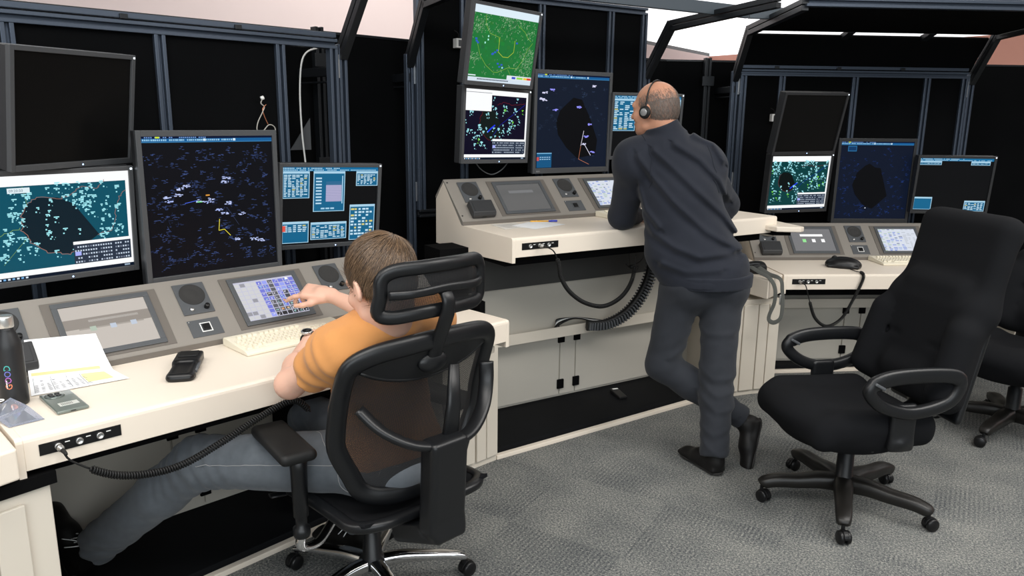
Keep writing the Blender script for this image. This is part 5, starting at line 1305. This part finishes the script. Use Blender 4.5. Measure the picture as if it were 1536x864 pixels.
# ------------------------------------------------------------------ things on and around the desks
def item(name, c, u, v, z, rz, label, cat, group=None):
    return empty(name, W(c, u, v, ST[c][3] + z), ST[c][2] + rz, label, cat, group)
KEYS = None
def keyboard(c, u, v, label, rz=0.0, w=.455):
    """u, v: front left corner"""
    global KEYS
    r = item('keyboard', c, u, v, .001, rz, label, 'keyboard', 'cream computer keyboards')
    prof = [(0, 0), (0, .010), (.020, .016), (.165, .030), (.190, .030), (.195, .022), (.195, 0)]
    MB().prism(prof, (w, 0, 0), (0, 0, 0), ((0, 1, 0), (0, 0, 1))).build('keyboard_case', KEYM, r, .003, 3)
    if KEYS is None:
        a, b, h = .0082, .0062, .0075
        k = MB(); k.loft([[(-a, -a, 0), (a, -a, 0), (a, a, 0), (-a, a, 0)], [(-b, -b, h), (b, -b, h), (b, b, h), (-b, b, h)]], smooth=False); KEYS = k.build('key', KEYM, None)
    def key(x, y, wx=1):
        o = KEYS.copy(); COL.objects.link(o); o.parent = r; o.location = (x, y, .0165 + (y - .02) * .0965); o.rotation_euler = (.0965, 0, 0); o.scale = (wx, 1, 1)
    p = .0187
    for j in range(5):
        y = .030 + j * p + (.004 if j == 4 else 0)
        if j == 0:
            for x, wx in ((.022, 1.3), (.048, 1.2), (.128, 6.2), (.210, 1.2), (.236, 1.2), (.262, 1.3)): key(x, y, wx)
        else:
            for i in range(14): key(.020 + i * p + (.004 * (4 - j)), y)
        for i in range(3):
            if j not in (2,): key(.305 + i * p, y)
        for i in range(4): key(.374 + i * p, y)
    for i in range(12): key(.040 + i * p * 1.08 + .006 * (i // 4), .148)
    return r
keyboard('L', .770, .262, 'cream keyboard on the left desk under the hand of the seated man')
keyboard('M', .850, .285, 'cream keyboard on the raised desk beside the standing man')
keyboard('R', .772, .282, 'cream keyboard on the right desk, half hidden by the empty armchair')
if KEYS: bpy.data.objects.remove(KEYS)

def intercom(c, u, label):
    r = empty('handset_box', (0, 0, 0), 0, label, 'box', 'dark boxes on the speaker panels'); x, y, t, z = ST[c]
    r.matrix_world = Matrix.Translation((x, y, z)) @ Matrix.Rotation(t, 4, 'Z') @ pm(u, .03, .004)
    MB().prism([(0, 0), (.020, .0), (.036, .014), (.038, .092), (.0, .092)], (.135, 0, 0), (0, 0, 0), ((0, 0, 1), (0, 1, 0))).build('case', mat('dark_grey_case', (.026, .027, .029), .45), r, .004, 3)
    MB().b2((.012, .018, .0365), (.123, .084, .0388)).build('lid', mat('dark_grey_case', (.026, .027, .029), .45), r, .001)
    MB().b2((.055, -.001, .006), (.080, .001, .012)).build('jack', BLK, r)
intercom('L', .045, 'dark grey box on the sloping panel behind the black bottle')
intercom('M', .060, 'dark grey box below the speaker of the raised middle console')
intercom('R', .050, 'dark grey box below the speaker of the right console')

# steel thermos bottle, black
bt = item('bottle', 'L', .070, .300, 0, 0, 'tall black bottle with steel cap and GOOD lettering beside the phone', 'bottle')
MB().lathe([(.001, 0), (.033, 0), (.0365, .004), (.037, .012), (.037, .170), (.034, .190), (.024, .216), (.0205, .226), (.0205, .232), (.001, .232)], (0, 0, 0), 40).build('bottle_body', mat('matt_black_paint', (.010, .0105, .012), .45), bt)
MB().lathe([(.0215, .232), (.0225, .234), (.0225, .262), (.021, .266), (.001, .266)], (0, 0, 0), 32).build('cap', mat('brushed_cap', (.62, .62, .60), .3, metal=.85), bt)
def on_cyl(txt, size, r_, a0, z0, m, vertical=True):
    t = MB(); text_mb(txt, size, Matrix.Identity(4), t, 0)
    o = MB(); vs = []
    for x, y, z in t.v:
        if vertical: s_, h_ = y, z0 + x
        else: s_, h_ = x, z0 + y
        a = a0 + (-s_ if vertical else s_) / r_; vs.append((math.cos(a) * r_, math.sin(a) * r_, h_))
    o.add(vs, t.f); return o.build('lettering', m, bt, fix=False)
A0 = math.radians(-58) - ST['L'][2]
for i, (ch, col) in enumerate(zip('GOOD', ((.75, .22, .10), (.45, .12, .45), (.16, .18, .60), (.06, .45, .42)))):
    t = MB(); text_mb(ch, .024, Matrix.Translation((i * .0185, 0, 0)), t, 0); o = MB()
    o.add([(math.cos(A0 - y / .0374) * .0374, math.sin(A0 - y / .0374) * .0374, .055 + x) for x, y, z in t.v], t.f)
    o.build('letter_' + ch.lower(), mat('letter_paint_%d' % i, col, .4), bt, fix=False)
sp_ = MB()
for k_ in range(5): sp_.add([(math.cos(A0 - .30 - q / .0374) * .0374, math.sin(A0 - .30 - q / .0374) * .0374, .060 + k_ * .005 + h_) for q, h_ in ((0, 0), (.0035, 0), (.0035, .0035), (0, .0035))], [(0, 1, 2, 3)])
sp_.build('small_print', WHT, bt, fix=False)

# smartphone, screen down
ph = item('smartphone', 'L', .172, .205, .001, 0, 'green-grey smartphone lying screen down in front of the black bottle', 'phone')
PHM = mat('phone_back', (.16, .19, .17), .18, metal=.2, coat=.5)
MB().b2((-.038, -.080, 0), (.038, .080, .009)).build('phone_body', PHM, ph, .0038, 4)
MB().lathe([(.0245, .009), (.0245, .0108), (.022, .0115), (.001, .0115)], (-.008, .050, 0), 32).build('camera_ring', mat('phone_ring', (.25, .28, .26), .2, metal=.7), ph)
for a, b in ((-.008, -.008), (.008, -.008), (-.008, .008), (.008, .008)):
    MB().lathe([(.0068, .0115), (.0068, .0128), (.0045, .0130), (.0001, .0125)], (-.008 + a, .050 + b, 0), 16).build('camera_lens', BLK, ph)
MB().b2((-.020, -.045, .0090), (.026, -.018, .0094)).build('sticker', mat('sticker', (.55, .56, .52), .5), ph)
for k in range(7): MB().b2((-.014 + k * .004, -.040, .0094), (-.0125 + k * .004, -.023, .0096)).build('sticker_bar', BLK, ph)
MB().b2((-.006, -.0803, .003), (.006, -.0797, .006)).build('charging_port', BLK, ph)
# badge in clear plastic at the left edge
bd = item('plastic_pouch', 'L', .055, .185, .001, math.radians(8), 'clear plastic badge pouch at the left edge of the desk', 'pouch')
CLEAR = mat('clear_plastic', (.62, .66, .78), .12, coat=.4); CLEAR.node_tree.nodes['Principled BSDF'].inputs['Transmission Weight'].default_value = .75
MB().loft([[(-.055, -.075, .001), (.030, -.085, .001), (.030, -.085, .0022), (-.055, -.075, .0022)], [(-.06, -.01, .010), (.022, .0, .022), (.022, .0, .0235), (-.06, -.01, .0115)], [(-.065, .065, .004), (.010, .080, .030), (.010, .080, .0315), (-.065, .065, .0055)]], smooth=False).build('sleeve', CLEAR, bd)
MB().tube([(-.020 + .009 * math.cos(a), .07 + .009 * math.sin(a), .034) for a in [2 * PI * k / 18 for k in range(18)]], .0016, 6, True).build('ring', WHT, bd)
# schedule sheet, its back edge leaning on the sloping panel
sh = item('printed_sheet', 'L', 0, 0, 0, 0, 'printed schedule sheet with a yellow block beside the black bottle', 'paper')
def sheet(a, b):
    p00, p10, p11, p01 = Vector((.118, .330, .0015)), Vector((.388, .300, .0015)), Vector((.372, .545, .084)), Vector((.165, .560, .096))
    q = p00 * (1 - a) * (1 - b) + p10 * a * (1 - b) + p11 * a * b + p01 * (1 - a) * b
    yy = q.y; z = .0015 if yy < .430 else (.0015 + .0265 * ((yy - .430) / .046) if yy < .476 else .028 + (yy - .476) * .96)
    return Vector((q.x, yy, z + (.0105 if yy > .476 else .0015 + .009 * max(0, (yy - .43) / .046))))
def sheet_part(nm, a0, b0, a1, b1, m, dz, par, na=6, nb=8):
    mb = MB(); g = [[sheet(a0 + (a1 - a0) * i / na, b0 + (b1 - b0) * j / nb) + Vector((0, -dz * .5, dz)) for i in range(na + 1)] for j in range(nb + 1)]
    vs = [v for r in g for v in r]; n = na + 1
    mb.add(vs, [(j * n + i, j * n + i + 1, (j + 1) * n + i + 1, (j + 1) * n + i) for j in range(nb) for i in range(na)], True); return mb.build(nm, m, par, fix=False)
pp = sheet_part('page', 0, 0, 1, 1, PAPER, 0, sh, 12, 20)
GR = mat('print_grey', (.22, .23, .25), .7); YL = mat('print_yellow', (.80, .76, .36), .7); OR = mat('print_orange', (.85, .62, .30), .7); LG = mat('print_light', (.24, .24, .27), .7)
sheet_part('printed_band', .03, .56, .86, .60, OR, .0006, pp, 6, 2)
sheet_part('printed_block', .60, .16, .88, .52, YL, .0006, pp)
mbp = MB()
for r_ in range(10):
    for c_ in range(9):
        a0, b0 = .05 + c_ * .068, .10 + r_ * .042
        if random.random() < .8:
            q = [sheet(a0, b0), sheet(a0 + random.uniform(.02, .05), b0), sheet(a0 + .04, b0 + .012), sheet(a0, b0 + .012)]; mbp.add([v + Vector((0, -.0003, .0008)) for v in q], [(0, 1, 2, 3)])
mbp.build('printed_text', LG, pp, fix=False)
for a_ in (.04, .24, .42, .58): sheet_part('table_line', a_, .08, a_ + .006, .53, GR, .0009, pp, 1, 8)
# black handset in its rest on the left desk
hd = item('handset_rest', 'L', .552, .262, 0, math.radians(-31), 'black plastic handset rest lying alone in the middle of the left desk', 'handset')
s_ = SDF(); s_.box((0, .055, .014), (.036, .050, .014), .006, k=.012); s_.box((0, -.045, .011), (.034, .055, .011), .009, k=.012); s_.rc((-.012, -.075, .008), (.012, -.075, .008), .026, .026, .01, flat=((0, 0, 1), .4)); s_.box((.0, -.038, .030), (.024, .050, .010), .008, k=.004, op='s')
sdf_obj('cradle', s_, BLK, hd, h=.003); MB().b2((-.026, .045, .0265), (.026, .095, .031)).build('cover', RUB, hd, .003, 3)
MB().tube([(.034, -.05, .012), (.036, .0, .016), (.034, .03, .018)], .0045, 8).build('side_switch', GPL, hd)
hd.scale = (1.18, 1.18, 1.18); ph.scale = (1.10, 1.15, 1.1)
# mice
def mouse(c, u, v, rz, label, s=1.0, grp='black computer mice'):
    m_ = item('computer_mouse', c, u, v, 0, rz, label, 'mouse', grp); q = SDF()
    q.ell((0, 0, .010 * s), (.034 * s, .060 * s, .028 * s), k=.01, clip=[((0, 0, .001), (0, 0, -1))]); q.box((0, 0, .006 * s), (.032 * s, .052 * s, .006 * s), .005 * s, k=.01)
    sdf_obj('shell', q, BLK, m_, h=.003)
    MB().lathe([(.001, -.003 * s), (.010 * s, -.003 * s), (.010 * s, .003 * s), (.001, .003 * s)], (0, .030 * s, .030 * s), 18, Matrix.Rotation(PI / 2, 4, 'Y')).build('wheel', RUB, m_); return m_
mouse('L', 1.015, .235, -.6, 'black mouse under the left hand of the seated man')
mouse('R', .475, .225, math.radians(62), 'large black mouse-shaped handset on the right desk', 1.8, None)
# papers and pen on the raised desk
for pts, lab in (([(.218, .355), (.447, .474), (.492, .27), (.257, .198)], 'white sheet of paper on the raised desk under the pen'), ([(.144, .451), (.300, .458), (.27, .28), (.119, .257)], 'printed grey sheet at the left end of the raised desk')):
    p_ = item('paper_sheet', 'M', pts[0][0], pts[0][1], .0012 if 'white' in lab else .0006, 0, lab, 'paper')
    MB().prism([(a - pts[0][0], b - pts[0][1]) for a, b in pts], (0, 0, .0006)).build('page', PAPER if 'white' in lab else mat('grey_print', (.70, .66, .60), .7), p_)
    if 'white' not in lab:
        for k in range(7): MB().b2((.01, -.04 - k * .018, .0007), (.11, -.037 - k * .018, .0009)).build('printed_line', GR, p_)
pn = item('ballpoint_pen', 'M', .447, .404, .0058, math.atan2(.376 - .432, .516 - .378), 'yellow ballpoint pen with a blue cap on the raised desk', 'pen')
Ry_ = Matrix.Rotation(PI / 2, 4, 'Y')
MB().lathe([(.001, -.075), (.003, -.072), (.0037, -.068), (.0037, .028)], (0, 0, 0), 10, Ry_).build('barrel', mat('pen_yellow', (.80, .42, .05), .35), pn)
MB().lathe([(.0046, .026), (.0046, .070), (.003, .074), (.001, .074)], (0, 0, 0), 12, Ry_).box((.055, .0, .0052), (.036, .002, .0015)).build('cap', mat('pen_blue', (.03, .05, .42), .35), pn)

# coiled cords, each from its plug
def cord(c, plug, path, label, coil=(2, -1), r=.0075, pitch=.0075, wire=.0028, grp='black coiled headset cords', end=None):
    zt = ST[c][3]; base = W(c, plug[0], plug[1], zt + plug[2]); root = empty('coiled_cord', base, ST[c][2], label, 'cord', grp)
    L_ = lambda p: Vector((p[0] - plug[0], p[1] - plug[1], p[2] - plug[2] - zt)) if len(p) == 3 else None
    pl = MB().lathe([(.008, 0), (.008, .012), (.0092, .013), (.0092, .026), (.0065, .028), (.0055, .042), (.001, .043)], (0, 0, 0), 18, Matrix.Rotation(PI / 2, 4, 'X')).build('plug', STEEL, root)
    P = smooth_path([Vector((0, -.042, 0))] + [L_(p) for p in path], 14)
    MB().lathe([(.0062, .040), (.0048, .066), (.003, .075), (.001, .075)], (0, 0, 0), 12, Matrix.Rotation(PI / 2, 4, 'X')).build('strain_relief', RUB, root)
    # arc length parameter
    d = [0.0]
    for a, b in zip(P, P[1:]): d.append(d[-1] + (b - a).length)
    tot = d[-1]; s0, s1 = coil; s1 = tot + s1 if s1 <= 0 else s1
    def at(s):
        s = max(0, min(tot, s)); i = max(0, min(len(P) - 2, np.searchsorted(d, s) - 1)); t = (s - d[i]) / max(1e-9, d[i + 1] - d[i]); return P[i].lerp(P[i + 1], t)
    pts = [at(s0 * k / 8) for k in range(8)]; n = int((s1 - s0) / pitch * 10); N = None
    for k in range(n):
        s = s0 + (s1 - s0) * k / n; T = (at(s + .004) - at(s - .004)).normalized(); N = Vector((0, 1, 0)) if N is None else N; N = (N - T * N.dot(T)).normalized(); B = T.cross(N)
        a = 2 * PI * k / 10; rr = r * min(1, k / 12, (n - k) / 12 + .1); pts.append(at(s) + (N * math.cos(a) + B * math.sin(a)) * rr)
    pts += [at(s1 + (tot - s1) * k / 8) for k in range(1, 9)]
    MB().tube(pts, wire, 6).build('cord', RUB, root); return root
cord('L', (.097, -.002, -.043), [(.120, -.050, .725), (.23, -.055, .652), (.377, -.055, .628), (.521, -.055, .664), (.645, -.06, .712), (.751, -.08, .745), (.80, -.10, .70)], 'black coiled cord hanging below the left desk', coil=(.09, -.005), r=.0085, pitch=.0075, wire=.0032)
cord('M', (.149, -.002, -.043), [(.20, -.045, 1.035), (.235, -.04, .97), (.258, -.03, .90), (.32, -.02, .82), (.424, -.01, .751), (.552, .0, .718), (.681, .02, .75), (.765, .04, .83), (.80, .06, .95)], 'black coiled cord hanging below the raised middle desk', coil=(.10, -.06), r=.0085, pitch=.0075, wire=.0032)
cord('R', (.097, -.002, -.043), [(.118, -.045, .685), (.15, -.04, .596), (.199, -.035, .484), (.279, -.03, .432), (.365, -.03, .478), (.428, -.025, .594), (.476, -.022, .71), (.482, -.006, .751), (.475, .06, .752), (.470, .14, .752)], 'black coiled cord looping down from the right desk', coil=(.13, .78), r=.0075, pitch=.0075, wire=.003)

# cable chain, hanging wires and cables under the raised desk
cc = empty('cable_chain', W('M', .74, .38, .50), ST['M'][2], 'black ribbed cable chain curving down below the raised desk', 'cable chain')
pth = smooth_path([Vector(p) for p in ((.0, .0, .0), (.12, -.03, .0), (.25, -.05, .055), (.36, -.05, .16), (.42, -.05, .30), (.43, -.05, .50))], 8)
m_ = MB(); m_.tube(pth, (.030, .016), 8, flat=.4, up=(0, 1, 0)); m_.build('chain_back', RUB, cc)
lk = MB()
for i in range(1, len(pth) - 1):
    T = (pth[i + 1] - pth[i - 1]).normalized(); q = frame(pth[i], T, (0, 1, 0)); lk.box((0, 0, 0), (.046, .010, .072), None) if False else lk.add([q @ Vector((a * .022, b * .005, e * .034)) for a in (-1, 1) for b in (-1, 1) for e in (-1, 1)], [(0, 1, 3, 2), (4, 6, 7, 5), (0, 4, 5, 1), (2, 3, 7, 6), (0, 2, 6, 4), (1, 5, 7, 3)])
lk.build('chain_links', GPL, cc, .002)
cb = empty('cable_bundle', W('M', .56, .47, .472), ST['M'][2], 'black and white cables lying in the cable tray behind the raised desk', 'cables')
for k, (m__, off_) in enumerate(((RUB, 0), (RUB, .012), (WHT, .022), (GPL, .03), (RUB, .036))):
    MB().tube(smooth_path([(0 + k * .02, off_, .0), (.06, off_ + .004, .03 + .004 * k), (.14, off_ * .7, .052), (.22, off_, .04), (.30, off_, .012 + .003 * k), (.40, off_, .0)], 6), .0042, 6).build('cable', m__, cb)
hw = empty('hanging_wire', W('M', .84, .16, 1.0), ST['M'][2], 'thin black wire with a tied knot hanging below the raised desk', 'wire')
MB().tube(smooth_path([(.0, 0, 0), (.0, 0, -.07), (.01, 0, -.13)], 5), .0018, 6).build('cable', RUB, hw)
MB().tube(smooth_path([(.11, 0, 0), (.115, 0, -.05), (.08, 0, -.11), (.01, .01, -.13), (-.02, 0, -.115), (.03, .01, -.15), (.07, 0, -.135), (.05, 0, -.17)], 6), .0022, 6).build('cable', RUB, hw)
MB().lathe([(.001, -.012), (.012, -.008), (.014, .004), (.001, .012)], (.02, 0, -.135), 12).build('knot', RUB, hw)
# foot switch on the platform
fs = empty('foot_switch', W('M', .972, .355, .046), ST['M'][2] + math.radians(-12), 'black foot switch on the dark platform under the raised desk', 'pedal')
MB().prism([(-.065, 0), (.065, 0), (.065, .014), (-.065, .026)], (.05, 0, 0), (-.025, 0, 0), ((0, -1, 0), (0, 0, 1))).build('pedal', BLK, fs, .004)
MB().box((0, .045, .0275), (.035, .014, .002)).build('label_strip', WHT, fs)
# lanyard over the edge of the low corner desk, with a dark pouch
ln = empty('lanyard', W('R', -.20, -.12, .75), ST['R'][2], 'grey fabric lanyard draped over the low corner desk', 'lanyard')
def R_(u, v, z): return Vector((u + .20, v + .12, z - .75))
GL = cloth('grey_webbing', (.085, .088, .080), var=.1)
for pts in ([R_(-.235, .03, .79), R_(-.225, -.03, .80), R_(-.185, -.10, .775), R_(-.155, -.165, .755), R_(-.130, -.188, .70), R_(-.128, -.190, .62), R_(-.150, -.188, .55), R_(-.150, -.188, .515), R_(-.118, -.186, .500), R_(-.080, -.180, .525), R_(-.070, -.172, .60), R_(-.072, -.155, .68), R_(-.080, -.135, .745), R_(-.120, -.06, .762), R_(-.165, .02, .795), R_(-.185, .06, .80)],):
    MB().tube(smooth_path(pts, 6), (.0130, .0012), 8, flat=.5, up=(.25, -1, .1)).build('strap', GL, ln)
MB().box(R_(-.085, -.165, .63), (.010, .006, .06)).build('clip', STEEL, ln, .002)
po = empty('black_pouch', W('R', -.185, .055, .745), ST['R'][2], 'small black pouch on the low corner desk behind the lanyard', 'pouch')
s_ = SDF(); s_.box((0, 0, .030), (.085, .050, .030), .02, k=.02); s_.ell((.03, .0, .055), (.05, .04, .016), k=.02)
sdf_obj('pouch_body', s_, RUB, po, h=.005, disp=lambda P: noise3(P, 40, 3) * .003); MB().tube(smooth_path([(-.06, -.03, .05), (-.01, -.055, .066), (.05, -.03, .06)], 5), .003, 6).build('zip', GPL, po)
# white sockets on the partition mullions
for c, z in (('M', 2.055), ('R', 1.665)):
    sk = empty('wall_socket', W(c, .305, VB - .075, z), ST[c][2], 'small white socket box on the %s partition' % ('raised middle' if c == 'M' else 'right'), 'socket')
    MB().box((0, .02, 0), (.045, .045, .052)).build('socket_body', WHT, sk, .003); MB().box((.003, -.004, 0), (.026, .004, .034)).build('socket_face', GPL, sk, .001)
    MB().tube(smooth_path([(0, .02, .026), (-.01, 0, .05), (-.04, -.01, .065)], 4), .003, 6).build('lead', RUB, sk)
# white cable, loose wires and plate in the open bay behind the seated man
wcb = empty('white_cable', W('L', 1.65, 1.32, 1.97), ST['L'][2], 'white cable hanging in the open partition bay at the left workstation', 'cable')
MB().tube(smooth_path([(.09, .0, .005), (.03, 0, -.02), (-.002, 0, -.08), (-.017, 0, -.22), (-.016, 0, -.41), (-.002, 0, -.6), (.01, 0, -.9)], 6), .0045, 8).build('cable', WHT, wcb)
lw = empty('loose_wires', W('L', 1.33, 1.085, 1.66), ST['L'][2], 'short loose wires with copper ends on the partition above the square monitor', 'wires')
MB().tube(smooth_path([(-.02, 0, .055), (-.03, 0, .035), (-.015, 0, .02), (-.025, -.005, .0), (-.05, 0, -.05), (-.055, 0, -.085), (-.03, 0, -.09), (0, -.005, -.06), (.03, 0, -.07), (.035, 0, -.10)], 5), .0025, 6).build('wire', mat('pale_wire', (.40, .38, .34), .5), lw)
MB().tube(smooth_path([(-.005, 0, .03), (-.025, -.004, .01), (-.02, -.005, -.02), (.0, 0, -.06)], 5), .002, 6).build('wire', mat('copper', (.55, .22, .12), .35, metal=.6), lw)
MB().lathe([(.001, -.008), (.009, -.006), (.009, .006), (.001, .008)], (-.022, 0, .058), 12, Matrix.Rotation(1.2, 4, 'Y')).build('connector', WHT, lw)
pt_ = empty('metal_plate', W('L', 1.70, 1.40, 1.47), ST['L'][2], 'grey triangular metal plate behind the left partition', 'plate')
MB().prism([(-.09, 0), (.03, 0), (.03, .16)], (0, .004, 0), (0, 0, 0), ((1, 0, 0), (0, 0, 1))).build('plate', GPL, pt_)
# cable below the lower monitor of the middle pair
mc = empty('monitor_lead', W('M', .30, .70, 1.38), ST['M'][2], 'thin black lead drooping below the navy radar monitor', 'cable')
MB().tube(smooth_path([(-.12, 0, .05), (-.07, 0, -.01), (.0, 0, -.04), (.07, 0, -.01), (.12, 0, .05)], 6), .003, 6).build('cable', GPL, mc)
